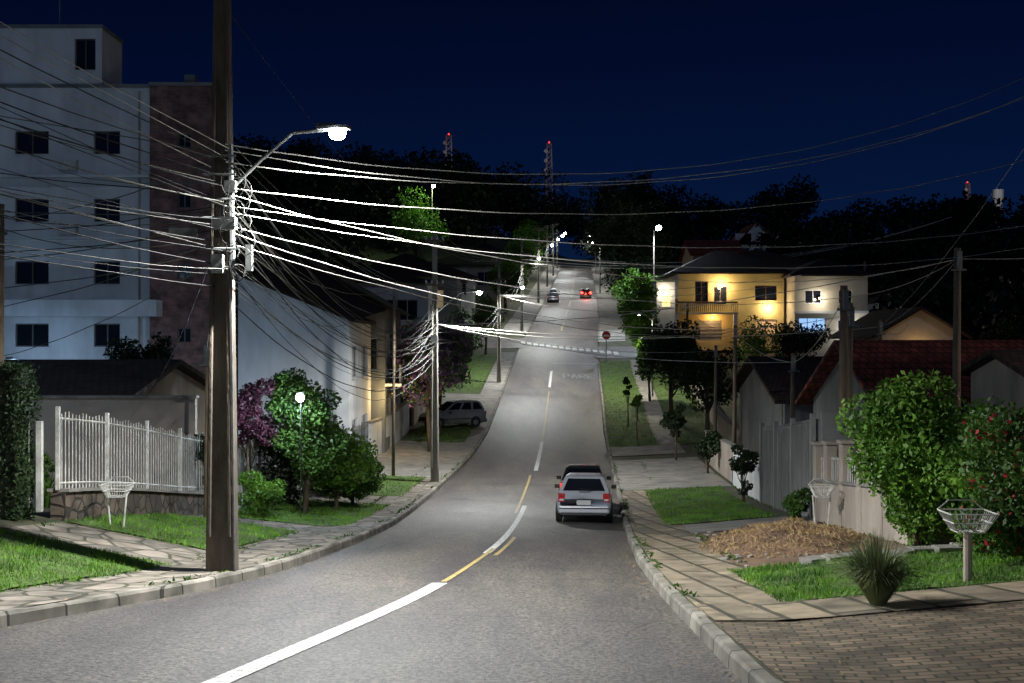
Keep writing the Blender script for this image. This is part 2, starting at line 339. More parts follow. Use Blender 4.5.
for s,d0,d1,o0,o1,den in lawns:
    patch('lawn',s,d0,d1,o0,o1,.03,M['grass'],wob=.12)
    n=int((d1-d0)*(o1-o0)*den); dd=d0-.12+(d1-d0+.24)*rng.random(n); oo=o0-.12+(o1-o0+.24)*rng.random(n)
    sc=1+max(0,(d0-20))*.03
    for d,o in zip(dd,oo):
        tuft=math.sin(d*1.7+o*2.1)*math.sin(d*4.1-o*3.3)*.5+.5
        p=P(s,d,o,.02); a=rng.random()*6.28; w=.009*sc; h=(.03+.055*rng.random())*(1+.2*sc)*(.5+.9*tuft); l=rng.normal(size=2)*.03
        blades.append((p.x-w*math.cos(a),p.y-w*math.sin(a),p.z)); blades.append((p.x+w*math.cos(a),p.y+w*math.sin(a),p.z)); blades.append((p.x+l[0],p.y+l[1],p.z+h))
quadmesh('grass',blades,M['blade'],k=3)
pts=[]
for i in range(3600):
    s=random.choice((-1,1)); d=12+45*random.random(); o=random.choice((.2,1.6,4.6))+random.gauss(0,.06); 
    if math.sin(d*1.3+s)+math.sin(d*.37)>0.0: pts.append(tuple(P(s,d,o,.03)))
quadmesh('weeds',leafquads(np.array(pts),.10,.3),M['leaf'])
pts=[]
for i in range(900):
    s=random.choice((-1,1)); d=9+40*random.random(); o=random.choice((-.12,.9))+random.gauss(0,.25)*(1 if random.random()<.6 else .3)
    if o<0: e_=xL(d) if s<0 else xR(d); x=e_+s*o; pts.append((x,d,rz(x,d)+.012))
    else: pts.append(tuple(P(s,d,o,.035)))
V=leafquads(np.array(pts),.06,.6).reshape(-1,4,3); zc=V[:,:,2].mean(1,keepdims=True); V[:,:,2]=zc+(V[:,:,2]-zc)*.2; quadmesh('fallen_leaves',V.reshape(-1,3),M['hay'])
# ------------------------------------------------------------ road markings
def cx(d): return np.interp(d,[0,9.5,15.3,19,25,33.6,40,50,60,72,85,100,118,166,290],[-4.3,-2.48,-1.28,-.86,-.27,.2,.5,.98,1.45,2.1,2.8,3.6,4.9,8.9,17])
cxs=table([(d,cx(d)) for d in np.arange(0,291,3)],2)
def line(name,d0,d1,w,mat,off=0):
    b=B(); ds=np.arange(d0,d1+.01,.5)
    for d in ds:
        x=cxs(d)+off; b.v.append((x-w/2,d,rz(x-w/2,d)+.008)); b.v.append((x+w/2,d,rz(x+w/2,d)+.008))
    for i in range(len(ds)-1): b.f.append((2*i,2*i+1,2*i+3,2*i+2))
    b.done(name,mat)
for d0,d1,w_ in((-5,17,.24),(22.5,39,.16),(54,67,.2),(90,99,.2)): line('white_centre_line',d0,d1,w_,M['white_line'])
for d0,d1,o in((17.2,24,.02),(22,27,.24),(36,52,-.2),(67,88,0)): line('yellow_centre_line',d0,d1,.09,M['yellow_line'],o)
for k in range(11): line('yellow_centre_line',128+k*14,136+k*14,.16,M['yellow_line'])
b=B()
for k in range(15):
    t=k/14; x=1.2+9.2*t; y=118-8*t
    b.quad(*[(x+a,y+c,zr(y+c)+.06) for a,c in((-.24,-1.1),(.22,-1.1),(.22,1.1),(-.24,1.1))])
b.done('pedestrian_crossing',M['white_line'])
b=B(); 
for k in range(8):
    x=3.9+k*.5; b.quad((x,103.2,rz(x,103.2)+.012),(x+.5,103.2,rz(x+.5,103.2)+.012),(x+.5,103.8,rz(x+.5,103.8)+.012),(x,103.8,rz(x,103.8)+.012))
b.done('stop_line',M['faded_line'])
b=B(); 
def stroke(x0,y0,x1,y1,L):
    w=.08; y0*=.8;y1*=.8; d=Vector((x1-x0,y1-y0)); n=Vector((-d.y,d.x)).normalized(); n=Vector((n.x*w,n.y*w*2))
    P4=[(x0+n.x,y0+n.y),(x0-n.x,y0-n.y),(x1-n.x,y1-n.y),(x1+n.x,y1+n.y)]
    b.quad(*[(L+px,95+py,rz(L+px,95+py)+.014) for px,py in P4])
for i,s in enumerate([[(0,0,0,3),(0,3,.5,3),(.5,3,.5,1.5),(.5,1.5,0,1.5)],[(0,0,.25,3),(.25,3,.5,0),(.1,1.2,.4,1.2)],[(0,0,0,3),(0,3,.5,3),(.5,3,.5,1.5),(.5,1.5,0,1.5),(.1,1.5,.5,0)],[(0,0,0,3),(0,3,.5,3),(0,1.5,.4,1.5),(0,0,.5,0)]]):
    for q in s: stroke(*q,4.5+i*.7)
b.done('painted_stop_text',M['faded_line'])
# ------------------------------------------------------------ buildings
def wall(bw,bg,bf,O,U,Nn,W,H,ops,dep=.14):
    O=Vector(O);U=Vector(U);Nn=Vector(Nn);Z=Vector((0,0,1))
    us=sorted({0,W,*[a for o in ops for a in(o[0],o[2])]}); zs=sorted({0,H,*[a for o in ops for a in(o[1],o[3])]})
    for i in range(len(us)-1):
        for j in range(len(zs)-1):
            cu=(us[i]+us[i+1])/2; cz=(zs[j]+zs[j+1])/2
            if any(o[0]<cu<o[2] and o[1]<cz<o[3] for o in ops): continue
            bw.quad(O+U*us[i]+Z*zs[j],O+U*us[i+1]+Z*zs[j],O+U*us[i+1]+Z*zs[j+1],O+U*us[i]+Z*zs[j+1])
    for o in ops:
        u0,z0,u1,z1,k=o; q=lambda u,z,dp:O+U*u+Z*z-Nn*dp
        for a,c in(((u0,z0),(u1,z0)),((u1,z0),(u1,z1)),((u1,z1),(u0,z1)),((u0,z1),(u0,z0))):
            bw.quad(q(*a,0),q(*c,0),q(*c,dep),q(*a,dep))
        bg.setdefault(k,B()).quad(q(u0,z0,dep),q(u1,z0,dep),q(u1,z1,dep),q(u0,z1,dep))
        t=.06 
        def bar(ua,za,ub,zb_):
            p=[q(ua,za,dep-.05),q(ub,za,dep-.05),q(ub,zb_,dep-.05),q(ua,zb_,dep-.05)]; bf.quad(*p)
            r=[q(ua,za,dep-.01),q(ub,za,dep-.01),q(ub,zb_,dep-.01),q(ua,zb_,dep-.01)]
            for i in range(4): bf.quad(p[i],p[(i+1)%4],r[(i+1)%4],r[i])
        if k not in('door','garage'):
            bar(u0,z0,u1,z0+t); bar(u0,z1-t,u1,z1); bar(u0,z0+t,u0+t,z1-t); bar(u1-t,z0+t,u1,z1-t)
            nm=max(1,int((u1-u0)/.8))
            for m in range(1,nm+ (1 if nm==1 else 0)):
                um=u0+(u1-u0)*m/max(nm,2); bar(um-t/2,z0+t,um+t/2,z1-t)
            s=.03; bw.quad(q(u0-.08,z0-.06,-s-.03),q(u1+.08,z0-.06,-s-.03),q(u1+.08,z0-.0,-s-.03),q(u0-.08,z0-.0,-s-.03)); bw.quad(q(u0-.08,z0,-s-.03),q(u1+.08,z0,-s-.03),q(u1+.08,z0,0),q(u0-.08,z0,0))
        else:
            nm=int((z1-z0)/.3)
            for m in range(1,nm): zm=z0+(z1-z0)*m/nm; bar(u0,zm-.012,u1,zm+.012)
KM={'glass':'glass','warm':'warm','blue':'blueglow','dim':'dimw','door':'door','garage':'garage'}
def house(name,x0,x1,y0,y1,zb,zt,wm='white',rm='tile',roof='hip',rh=1.8,front=(),east=(),west=(),ov=.5,frame='wframe',parent=None):
    e=parent or empty(name,((x0+x1)/2,(y0+y1)/2,zb)); bw=B();bg={};bf=B()
    Wd,D,H=x1-x0,y1-y0,zt-zb
    wall(bw,bg,bf,(x0,y0,zb),(1,0,0),(0,-1,0),Wd,H,front)
    wall(bw,bg,bf,(x1,y0,zb),(0,1,0),(1,0,0),D,H,east)
    wall(bw,bg,bf,(x0,y1,zb),(0,-1,0),(-1,0,0),D,H,west)
    wall(bw,bg,bf,(x1,y1,zb),(-1,0,0),(0,1,0),Wd,H,())
    r=B(); X0,X1,Y0,Y1=x0-ov,x1+ov,y0-ov,y1+ov; T=.16; cxm=(x0+x1)/2; cym=(y0+y1)/2
    def slab(*p):
        p=[Vector(q) for q in p]; u=[q+Vector((0,0,T)) for q in p]
        r.quad(*u); r.quad(*p[::-1])
        for i in range(len(p)): j=(i+1)%len(p); r.quad(p[i],p[j],u[j],u[i])
    if roof=='flat':
        slab((X0,Y0,zt),(X1,Y0,zt),(X1,Y1,zt),(X0,Y1,zt))
    elif roof=='shed':
        slab((X0,Y0,zt+rh*(1+ov/Wd)),(X1,Y0,zt-rh*ov/Wd),(X1,Y1,zt-rh*ov/Wd),(X0,Y1,zt+rh*(1+ov/Wd)))
        bw.quad((x0,y0,zt),(x1,y0,zt),(x0,y0,zt+rh)); bw.quad((x0,y1,zt),(x1,y1,zt),(x0,y1,zt+rh)); bw.quad((x0,y0,zt),(x0,y1,zt),(x0,y1,zt+rh),(x0,y0,zt+rh))
    elif roof=='gabley':
        k=rh*ov/(Wd/2)
        slab((X0,Y0,zt-k),(cxm,Y0,zt+rh),(cxm,Y1,zt+rh),(X0,Y1,zt-k)); slab((cxm,Y0,zt+rh),(X1,Y0,zt-k),(X1,Y1,zt-k),(cxm,Y1,zt+rh))
        for y in(y0,y1): bw.quad((x0,y,zt),(x1,y,zt),(cxm,y,zt+rh))
    elif roof=='gablex':
        k=rh*ov/(D/2)
        slab((X0,Y0,zt-k),(X1,Y0,zt-k),(X1,cym,zt+rh),(X0,cym,zt+rh)); slab((X0,cym,zt+rh),(X1,cym,zt+rh),(X1,Y1,zt-k),(X0,Y1,zt-k))
        for x in(x0,x1): bw.quad((x,y0,zt),(x,y1,zt),(x,cym,zt+rh))
    else:
        if Wd>=D: i=D/2+ov*0.5; A=(X0+i,cym,zt+rh);C=(X1-i,cym,zt+rh); r.quad((X0,Y0,zt),(X1,Y0,zt),C,A); r.quad((X1,Y1,zt),(X0,Y1,zt),A,C); r.quad((X0,Y1,zt),(X0,Y0,zt),A); r.quad((X1,Y0,zt),(X1,Y1,zt),C)
        else: i=Wd/2+ov*.5; A=(cxm,Y0+i,zt+rh);C=(cxm,Y1-i,zt+rh); r.quad((X0,Y0,zt),(X1,Y0,zt),A); r.quad((X1,Y0,zt),(X1,Y1,zt),C,A); r.quad((X1,Y1,zt),(X0,Y1,zt),C); r.quad((X0,Y1,zt),(X0,Y0,zt),A,C)
        r.box((cxm,cym,zt-.08),(X1-X0-.01,Y1-Y0-.01,.15))
    bw.done('walls',M[wm],e); r.done('roof',M[rm],e)
    for k,q in bg.items(): q.done({'door':'door','garage':'garage_door'}.get(k,'windows'),M[KM[k]],e)
    if bf.f: bf.done('window_frames',M[frame],e)
    return e
zb=-6
x0=-31
ap=empty('apartment_building',(-22,56,-6))
fo=[]
for zc in (9.4,6.2,3.25,.3,-2.7):
    for xc in(-22.7,-19.15,-27.5): fo.append((xc-.62-x0 if xc==-19.15 else xc-.8-x0,zc-.55-zb,xc+.62-x0 if xc==-19.15 else xc+.8-x0,zc+.55-zb,'glass'))
house('a',x0,-17.0,52,64,zb,12.0,'white','grey','flat',front=fo,ov=.06,frame='frame',parent=ap)
house('a',-31,-19.5,52.3,55,12.2,14.9,'white','grey','flat',front=[(10.2,.7,11.2,2.2,'glass')],ov=.06,frame='frame',parent=ap)
house('a',-17.0+.002,-13.8,51.6,54.2,zb,12.0,'brick','grey','flat',front=[(1.3,zc-.35-zb,1.95,zc+.35-zb,'glass') for zc in(9.4,6.6,3.3,.3,-2.7)],east=[],ov=.04,frame='frame',parent=ap)
b=B(); b.box((-23.8,51.35,1.55),(14.8,1.29,.75)); b.done('balcony_slab',M['white'],ap); b=B(); b.box((-24.0,51.7,7.75),(14.0,.59,.12)); b.box((-20.9,51.7,4.85),(7.7,.59,.09));b.done('ledge',M['white'],ap)
b=B(); b.box((-15.4,52.8,12.5),(.5,.5,.5)); b.tube([(-22,53.5,15),(-22,53.5,17)],.03,6); b.done('chimney',M['grey'],ap)
b=B()
for xx,zz in((-20.9,5.3),(-20.9,8.3),(-25,2.3)): b.box((xx,51.85,zz),(.8,.28,.5))
b.done('air_conditioner',M['metal_w'],ap)
b=B(); b.tube([(-17.6,51.93,-5),(-17.6,51.93,11.8)],.05,6); b.tube([(-24.7,51.93,-5),(-24.7,51.93,11.8)],.05,6); b.done('downpipes',M['beige'],ap)
h=house('townhouse',-12.95,-7.7,52,60,-6.2,1.0,'white','shingle','shed',2.1,front=[],ov=.25,east=[(1,1.0,3,2.4,'glass'),(4.4,1.0,6.6,2.4,'glass'),(1,4.4,3,6.0,'glass'),(4.4,4.4,6.6,6.0,'glass')])
h=house('townhouse',-14,-7.0,60.5,69,-6.2,1.9,'grey','shingle','shed',4.0,front=[(5.6,4.6,6.6,6.4,'glass')],ov=.5,east=[(.6,.8,3,3.2,'garage'),(4,1,6.3,2.4,'warm'),(.8,4.3,3.4,6.6,'glass'),(4.4,4.3,7.0,6.6,'dim')])
b=B(); b.quad((-14.3,60.3,1.95),(-6.6,60.3,1.75),(-14.3,60.3,6.0)); b.quad((-14.3,51.7,3.7),(-7.4,51.7,1.0),(-6.9,60.3,1.7),(-14.3,60.3,5.9)); b.done('gable_roof_cladding',M['shingle'],h)
b=B()
for i in range(26): b.tube([(-6.2,60.8+i*.3,-2.3),(-6.2,60.8+i*.3,-1.3)],.02,5)
b.tube([(-6.2,60.6,-1.3),(-6.2,68.6,-1.3)],.03,6); b.box((-6.55,64.6,-2.4),(.9,8,.15)); b.done('balcony',M['metal_w'],h)
house('tiled_house',-18.5,-11.3,31.5,41,-4.6,-1.75,'beige','tile','gablex',1.0,front=[(2,1.2,3.4,2.3,'glass')],ov=.4)
house('white_house',-17,-6.4,84,95,-4.4,4.6,'white','tile','hip',1.4,front=[(7.4,6,9.8,7.6,'glass'),(3,6,5,7.5,'dim'),(7.4,2.6,9.6,4,'glass')],east=[(2,6,4.4,7.4,'glass'),(6,6,8,7.4,'glass'),(2,2,5,4.4,'glass')])
house('tiled_house',-15,-5,100,110,-2,6.0,'grey','tile','hip',2.4,front=[(5.8,5,8.8,6.8,'dim'),(1,5,3,6.8,'glass')],east=[(2,5,4.4,6.6,'glass'),(6,5,8,6.6,'dim')])
house('tiled_house',-14,-4.5,130,141,1.5,7.6,'grey','tile','hip',2.2,front=[(6,4,8.6,5.4,'glass')],east=[(2,3.6,5,5.3,'warm')])
house('tiled_house',-13,-2,158,172,5,11.0,'beige','tile','hip',2.2,front=[(8,3,10,5,'glass'),(3,3,6,5,'dim')])
yz=-.9
yh=house('yellow_house',16.6,27.2,110,120,yz,6.9,'yellow','tile','hip',2.6,ov=.9,
 front=[(1.7,4.6,3.0,6.9,'glass'),(3.6,4.6,4.9,6.4,'glass'),(7.7,5.0,9.9,6.5,'glass'),(1.6,1.0,4.4,3.0,'garage'),(7.7,1.6,9.9,3.1,'dim')],west=[(2,4.8,4,6.2,'dim')],frame='door')
b=B(); b.box((19.2,109.3,yz+3.7),(6.4,1.4,.2)); b.done('balcony_slab',M['cream'],yh)
b=B()
for i in range(33): b.tube([(16.1+i*.194,108.66,yz+3.85),(16.1+i*.194,108.66,yz+4.75)],.045,4)
b.tube([(16.1,108.66,yz+4.78),(22.3,108.66,yz+4.78)],.08,6); b.done('balcony_railing',M['door'],yh)
b=B(); b.box((16.3,108.9,yz+1.8),(.35,.35,3.6)); b.box((22.1,108.9,yz+1.8),(.35,.35,3.6)); b.box((16.3,108.9,yz+6.3),(.3,.3,2.4)); b.done('porch_columns',M['white'],yh)
ph=house('cream_house',27.5,34.6,107,118,-1.5,6.5,'cream','tile','hip',1.8,ov=.6,
 front=[(1,5.2,2.6,6.5,'glass'),(4.3,5.2,5.6,6.5,'glass'),(.4,2.3,3.0,3.8,'blue'),(4.2,2.2,5.8,3.6,'glass')])
b=B(); b.box((31,106.9,2.85),(7.2,.4,.25)); b.done('ledge',M['white'],ph)
wh=house('white_house',14.2,16.0,108,112,-1,5.8,'white','grey','flat',front=[(.5,4.4,1.4,6.2,'warm')],ov=.1)
house('dark_roof_house',12.4,17.0,50,60,-6,-2.6,'grey','tile','gablex',1.7,front=[(1,1.2,2.4,2.4,'glass')],ov=.6)
house('small_house',25,30.5,75,84,-4.4,.6,'cream','tile','gabley',1.6,front=[(.8,2.6,1.9,4.2,'glass'),(3.4,2.4,4.6,4.4,'dim')],ov=.7)
rdh=house('red_roof_house',12.6,20,36,46,-5.6,-2.4,'grey','tile_red','gablex',2.3,front=[(1,1.2,2.4,2.4,'glass')],ov=.6)
house('garden_house',14.6,22,30.5,35,-5,-1.0,'beige','tile','gablex',.6,front=[(1.4,1.6,2.6,2.8,'dim')],ov=.4)
house('tiled_house',22,36,125,137,2,8.4,'cream','tile','hip',2.4,front=[(3,4,5,5.4,'dim'),(8,4,10,5.4,'glass')])
house('white_gable_house',33.5,40,165,175,8,14.5,'white','tile_red','gabley',3.4,front=[(1.5,3.6,4,5.2,'glass'),(2.4,7,3.8,8.2,'dim')],ov=.4)
house('tiled_house',26,33,158,168,7,12.5,'beige','tile_red','gablex',2.4,front=[(2,2,4,4,'dim')])
house('tiled_house',40,50,120,130,-1,4.5,'grey','tile','hip',2,front=[(2,2,4,4,'dim')])
# ------------------------------------------------------------ walls / fences
def gwall(name,side,d0,d1,o,h,t,mat,base=None,cap=None,step=1.0):
    e=empty(name,P(side,d0,o)); n=max(1,int((d1-d0)/step)); b=B(); c=B()
    for i in range(n):
        a=d0+(d1-d0)*i/n; z=d0+(d1-d0)*(i+1)/n; p=P(side,a,o); q=P(side,z,o)
        u=Vector((p.x-q.x,p.y-q.y,0)).normalized(); nn=Vector((-u.y,u.x,0))*t/2
        for (h0,h1,bb,nw) in((-.4,h,b,nn),(h,h+.06,c,nn*1.5)):
            A=[p+nw,q+nw,q-nw,p-nw]; lo=[x+Vector((0,0,h0)) for x in A]; hi=[x+Vector((0,0,h1)) for x in A]
            bb.quad(*hi); 
            for k in range(4): bb.quad(lo[k],lo[(k+1)%4],hi[(k+1)%4],hi[k])
    b.done('wall_body',M[mat],e); c.done('coping',M[cap or mat],e); return e
def picket(name,side,d0,d1,o,h,z0=0,sp=.13,mat='metal_w',pan=2.2,r=.014):
    e=empty(name,P(side,d0,o)); b=B(); b2=B()
    g=lambda d:P(side,d,o,z0)
    for d in np.arange(d0,d1,sp):
        p=g(d); b.tube([p,p+Vector((0,0,h+.03*math.sin(d*9)))],r,5)
    for d in np.arange(d0,d1+.01,pan):
        p=g(d); b2.box(p+Vector((0,0,h/2+.05)),(.07,.07,h+.12))
    for hh in(.12,h-.12): b2.tube([g(d)+Vector((0,0,hh)) for d in np.arange(d0,d1+.3,.5)],.022,5)
    b.done('bars',M[mat],e); b2.done('rails_and_posts',M[mat],e); return e
gwall('retaining_wall',-1,21.4,31,4.85,.55,.3,'stone',cap='concrete')
picket('metal_fence',-1,21.4,30.8,4.85,1.5,.6,sp=.15,r=.012)
e=empty('garden_gate',P(-1,20.6,5.2)); b=B()
g0=P(-1,20.7,4.85,.25); g1=Vector((-11.6,21.2,g0.z+.25))
for i in range(26):
    p=g0.lerp(g1,i/25); b.tube([p,p+Vector((0,0,1.6))],.016,5)
for hh in(.1,.75,1.5): b.tube([g0+Vector((0,0,hh)),g1+Vector((0,0,hh))],.025,5)
b.box(g0+Vector((0,0,.8)),(.1,.1,1.7)); b.done('bars',M['metal_w'],e)
e=empty('garden_wall',(-12,30.9,-4.5)); b=B(); b.box((-11.8,31.0,-3.05),(5.8,.2,2.9)); b.done('wall_body',M['beige'],e); b=B(); b.box((-11.8,31.0,-1.56),(5.9,.3,.08)); b.done('coping',M['concrete'],e)
picket('metal_fence',-1,31.5,38,4.85,1.7,.25,sp=.16)
gwall('garden_wall',-1,31.2,38.2,4.85,.35,.2,'white')
gwall('garden_wall',-1,41,51,4.85,1.6,.2,'white',cap='concrete')
gwall('garden_wall',-1,57,70,5.0,1.9,.2,'white',cap='concrete')
picket('driveway_gate',-1,51,57,4.95,1.9,.05,sp=.18,mat='metal_g')
gwall('garden_wall',-1,72,108,5.0,2.0,.2,'beige',cap='concrete')
def hedge(name,x0,x1,y0,y1,z0,z1,n,mat='leaf'):
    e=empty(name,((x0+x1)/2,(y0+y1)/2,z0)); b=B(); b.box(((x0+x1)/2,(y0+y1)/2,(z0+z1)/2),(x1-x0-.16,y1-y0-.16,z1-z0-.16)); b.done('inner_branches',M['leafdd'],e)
    p=rng.random((n,3)); ax=rng.integers(0,3,n); sd=rng.random(n)<.5
    for a in range(3): k=ax==a; p[k,a]=np.where(sd[k],0,1)
    p=np.array([x0,y0,z0])+p*np.array([x1-x0,y1-y0,z1-z0])+rng.normal(size=(n,3))*.05
    p[:,0]+=.05*np.sin(p[:,2]*4+p[:,1]*3); quadmesh('foliage',leafquads(p,.07,.55),M[mat],e)
hedge('clipped_hedge',-11.6,-9.1,20.2,21.0,-3.6,-.5,15000,'leafd')
e=gwall('fence_wall',1,19.3,27,4.7,.95,.18,'beige',cap='concrete')
b=B()
for d in (19.3,20.9,22.5,24.1,25.7,27.0): b.box(P(1,d,4.7,.85),(.26,.26,2.0)); b.box(P(1,d,4.7,1.88),(.34,.34,.08))
b.done('pillars',M['beige'],e,bevel=.02)
b=B()
for d in np.arange(19.5,27,.2):
    p=P(1,d,4.7,.75); b.tube([p,p+Vector((0,0,.8))],.012,4)
b.tube([P(1,d,4.7,1.5) for d in np.arange(19.3,27,.5)],.02,5); b.done('bars',M['metal_w'],e)
e=gwall('metal_gate',1,27.6,36.5,4.75,2.45,.12,'garage',cap='grey')
b=B()
for d in np.arange(27.7,36.5,.3): b.box(P(1,d,4.675,1.2),(.035,.07,2.4))
for d in (27.6,30.5,33.5,36.4): b.box(P(1,d,4.66,1.3),(.12,.14,2.7))
b.done('ribs',M['garage'],e)
e=empty('side_wall',(9,28,-5)); b=B(); b.box((9.3,27.4,-3.4),(3.2,.2,3.3)); b.done('wall_body',M['grey'],e)
gwall('garden_wall',1,37,44.5,4.8,1.5,.2,'white',cap='concrete')
gwall('garden_wall',1,45.5,56,4.9,1.5,.2,'beige',cap='concrete')
gwall('garden_wall',1,60,103,7.2,1.2,.2,'beige',cap='concrete')
# ------------------------------------------------------------ vegetation
tree('garden_tree',P(-1,33,2.8),4.9,1.15,11000,.13,'leaf',.12,.07,30,crz=2.1)
tree('red_leaf_tree',P(-1,32.5,4.3),4.4,.75,3500,.13,'leafp',.3,.05,18)
tree('garden_shrub',P(-1,35,2.2),2.9,1.2,8000,.12,'leafb',.1,.05,26)
tree('garden_shrub',P(-1,38,2.2),2.3,1.3,6000,.12,'leaf',.05,.05,24,crz=1.15)
tree('garden_shrub',P(-1,36,3.9),2.8,1.2,5000,.12,'leafd',.05,.05,22,crz=1.4)
tree('garden_shrub',P(-1,41.5,3.0),1.9,1.2,4500,.12,'leaf',.05,.05,18,crz=.95)
tree('garden_shrub',P(-1,31,3.6),1.3,.9,3000,.11,'leafb',.05,.05,16,crz=.65)
tree('garden_shrub',P(-1,44.5,4.2),1.8,.9,3000,.12,'leaf',.05,.05,16,crz=.9)
tree('ornamental_tree',(-14.2,42,-4.6),5.1,1.3,4500,.16,'leafd',.5,.06,18)
tree('garden_tree',(-8.3,29.9,-4.7),2.6,.5,1800,.12,'leafd',.2,.04,12)
tree('flowering_tree',P(-1,62,2.4),8.0,2.2,9000,.2,'leaf',.3,.13,30,mat2='purple',mixf=.5)
tree('garden_tree',P(-1,69,2.8),7.6,2.0,7000,.22,'leaf',.3,.13,26)
tree('garden_tree',P(-1,78,5.8),6,2.0,4000,.22,'leafd',.3,.13,20)
tree('garden_tree',P(-1,92,3.5),6,1.6,3000,.25,'leafd',.3,.1,20)
tree('garden_tree',P(-1,108,3.0),6,1.8,3000,.25,'leaf',.3,.1,20)
tree('garden_shrub',(-11.2,25.5,-3.7),1.5,.8,2500,.1,'leaf',.05,.04,16,crz=.6)
def spiky(name,base,h,n,w,mat,spread=.75):
    V=[];base=np.array(base)
    for i in range(n):
        a=rng.random()*6.28; t=rng.random()**.6; dr=np.array([math.cos(a),math.sin(a),0]); L=h*(.6+.45*rng.random()); side=np.array([-dr[1],dr[0],0])*w
        p0=base+dr*.08*rng.random(); p1=p0+dr*L*.5*t*spread+np.array([0,0,L*(.62-.12*t)]); p2=p0+dr*L*(1.05*t)*spread+np.array([0,0,L*(1-.62*t*t)])
        V+= [p0-side,p0+side,p1+side*.8,p1-side*.8, p1-side*.8,p1+side*.8,p2,p2+np.array([0,0,.002])]
    return quadmesh(name,np.array(V),M[mat])
spiky('ornamental_grass_clump',P(1,12.75,2.15,.02),.92,1100,.008,'leafg',.78)
spiky('agave_plant',(-10.4,24.5,-3.7),.9,60,.03,'leafb')
tree('garden_shrub',P(1,18.6,4.6),3.0,1.15,20000,.10,'leafb',.1,.05,40,crz=1.5)
tree('garden_shrub',P(1,16.8,5.2),2.0,.8,8000,.10,'leafb',.1,.05,24,crz=1.0)
tree('flowering_shrub',P(1,14.9,4.9),2.5,1.0,10000,.09,'leaf',.1,.05,30,crz=1.2,mat2='redfl',mixf=.05)
tree('garden_shrub',P(1,22,6.4),2.8,1.3,6000,.13,'leaf',.1,.05,26,crz=1.4)
tree('garden_shrub',P(1,17,7.6),2.6,1.2,6000,.13,'leafd',.1,.05,26,crz=1.2)
tree('garden_shrub',P(1,37.2,4.2),2.2,.5,1800,.12,'leafd',.1,.05,16)
tree('garden_shrub',P(1,27.2,4.2),.8,.5,1400,.1,'leaf',.05,.03,12,crz=.4)
tree('street_tree',P(1,74,4.6),7.0,2.3,8000,.22,'leafd',.3,.13,30)
tree('street_tree',P(1,67,6.2),6.2,1.9,6000,.2,'leafd',.25,.13,26)
tree('street_tree',P(1,82,3.6),5.4,1.1,3500,.2,'leafb',.3,.08,18)
tree('street_tree',P(1,92,3.6),6.4,1.4,4000,.22,'leafb',.3,.09,20)
tree('street_tree',P(1,99,3.8),8.5,1.9,5500,.24,'leafb',.3,.12,24)
tree('street_tree',P(1,72,1.6),3.4,.35,500,.18,'leaf',.55,.04,8)
tree('street_tree',P(1,64,1.8),3.2,.4,500,.18,'leaf',.55,.04,8)
tree('street_tree',P(1,57,3.4),3.0,.7,1400,.18,'leafd',.35,.05,14)
tree('street_tree',P(1,50,4.3),2.0,.6,1200,.16,'leafd',.2,.05,12)
tree('bare_tree',P(1,82,11.5),6.5,2.4,1800,.22,'leafb',.3,.09,16)
tree('street_tree',P(1,134,3.6),14.5,4.4,8000,.4,'leafd',.25,.3,34)
tree('street_tree',P(1,126,4.4),8,2.4,5000,.32,'leafb',.25,.15,26)
tree('street_tree',P(1,152,6),15,4.5,7000,.45,'leafd',.25,.3,30)
tree('street_tree',P(1,175,6),15,5,6000,.5,'leafd',.25,.3,28)
tree('street_tree',P(1,198,6),14,5,5000,.55,'leafd',.25,.3,26)
for i,(s,d,o,h,c,m) in enumerate([(-1,150,4.6,7,2.6,'leafb'),(-1,178,4.6,9,3,'leafb'),(-1,200,4.5,9,3.2,'leafb'),(-1,222,5,10,3.4,'leafb'),(-1,245,5.5,11,4,'leafb'),(-1,268,5,12,4.2,'leaf'),(1,225,5,12,4.2,'leaf'),(1,255,5,13,5,'leaf'),(1,285,6,13,5,'leafd'),(-1,196,24,15,5,'leafb'),(-1,300,6,13,5,'leafb')]):
    tree('street_tree',P(s,d,o),h,c,3500,.45,m,.25,.2,22)
tree('garden_tree',(24,92,-4),6,2.4,4000,.28,'leafd',.3,.12,22)
tree('garden_tree',(31,68,-4.6),6.0,2.2,4000,.25,'leafd',.3,.12,22)
tree('garden_tree',(17.5,66,-5.8),4.6,2.0,3000,.25,'leafd',.3,.12,22)
tree('garden_tree',(24,48,-5.5),5.6,2.6,5000,.22,'leafd',.3,.12,22)
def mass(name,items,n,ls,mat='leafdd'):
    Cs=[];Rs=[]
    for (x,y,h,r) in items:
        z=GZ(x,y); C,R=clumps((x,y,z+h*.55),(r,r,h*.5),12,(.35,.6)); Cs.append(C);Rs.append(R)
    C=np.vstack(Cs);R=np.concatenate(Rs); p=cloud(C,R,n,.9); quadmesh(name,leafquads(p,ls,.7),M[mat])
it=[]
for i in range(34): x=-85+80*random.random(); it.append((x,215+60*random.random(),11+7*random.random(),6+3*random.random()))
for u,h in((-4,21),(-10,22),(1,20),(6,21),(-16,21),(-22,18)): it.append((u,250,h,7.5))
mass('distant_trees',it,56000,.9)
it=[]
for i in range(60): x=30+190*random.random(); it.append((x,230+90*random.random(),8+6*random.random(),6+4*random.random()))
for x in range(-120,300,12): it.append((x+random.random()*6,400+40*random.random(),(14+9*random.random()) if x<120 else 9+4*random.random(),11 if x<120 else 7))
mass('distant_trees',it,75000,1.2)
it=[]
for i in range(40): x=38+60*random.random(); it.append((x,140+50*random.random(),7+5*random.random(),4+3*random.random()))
for i in range(14): x=-75+40*random.random(); it.append((x,140+50*random.random(),10+5*random.random(),5+3*random.random()))
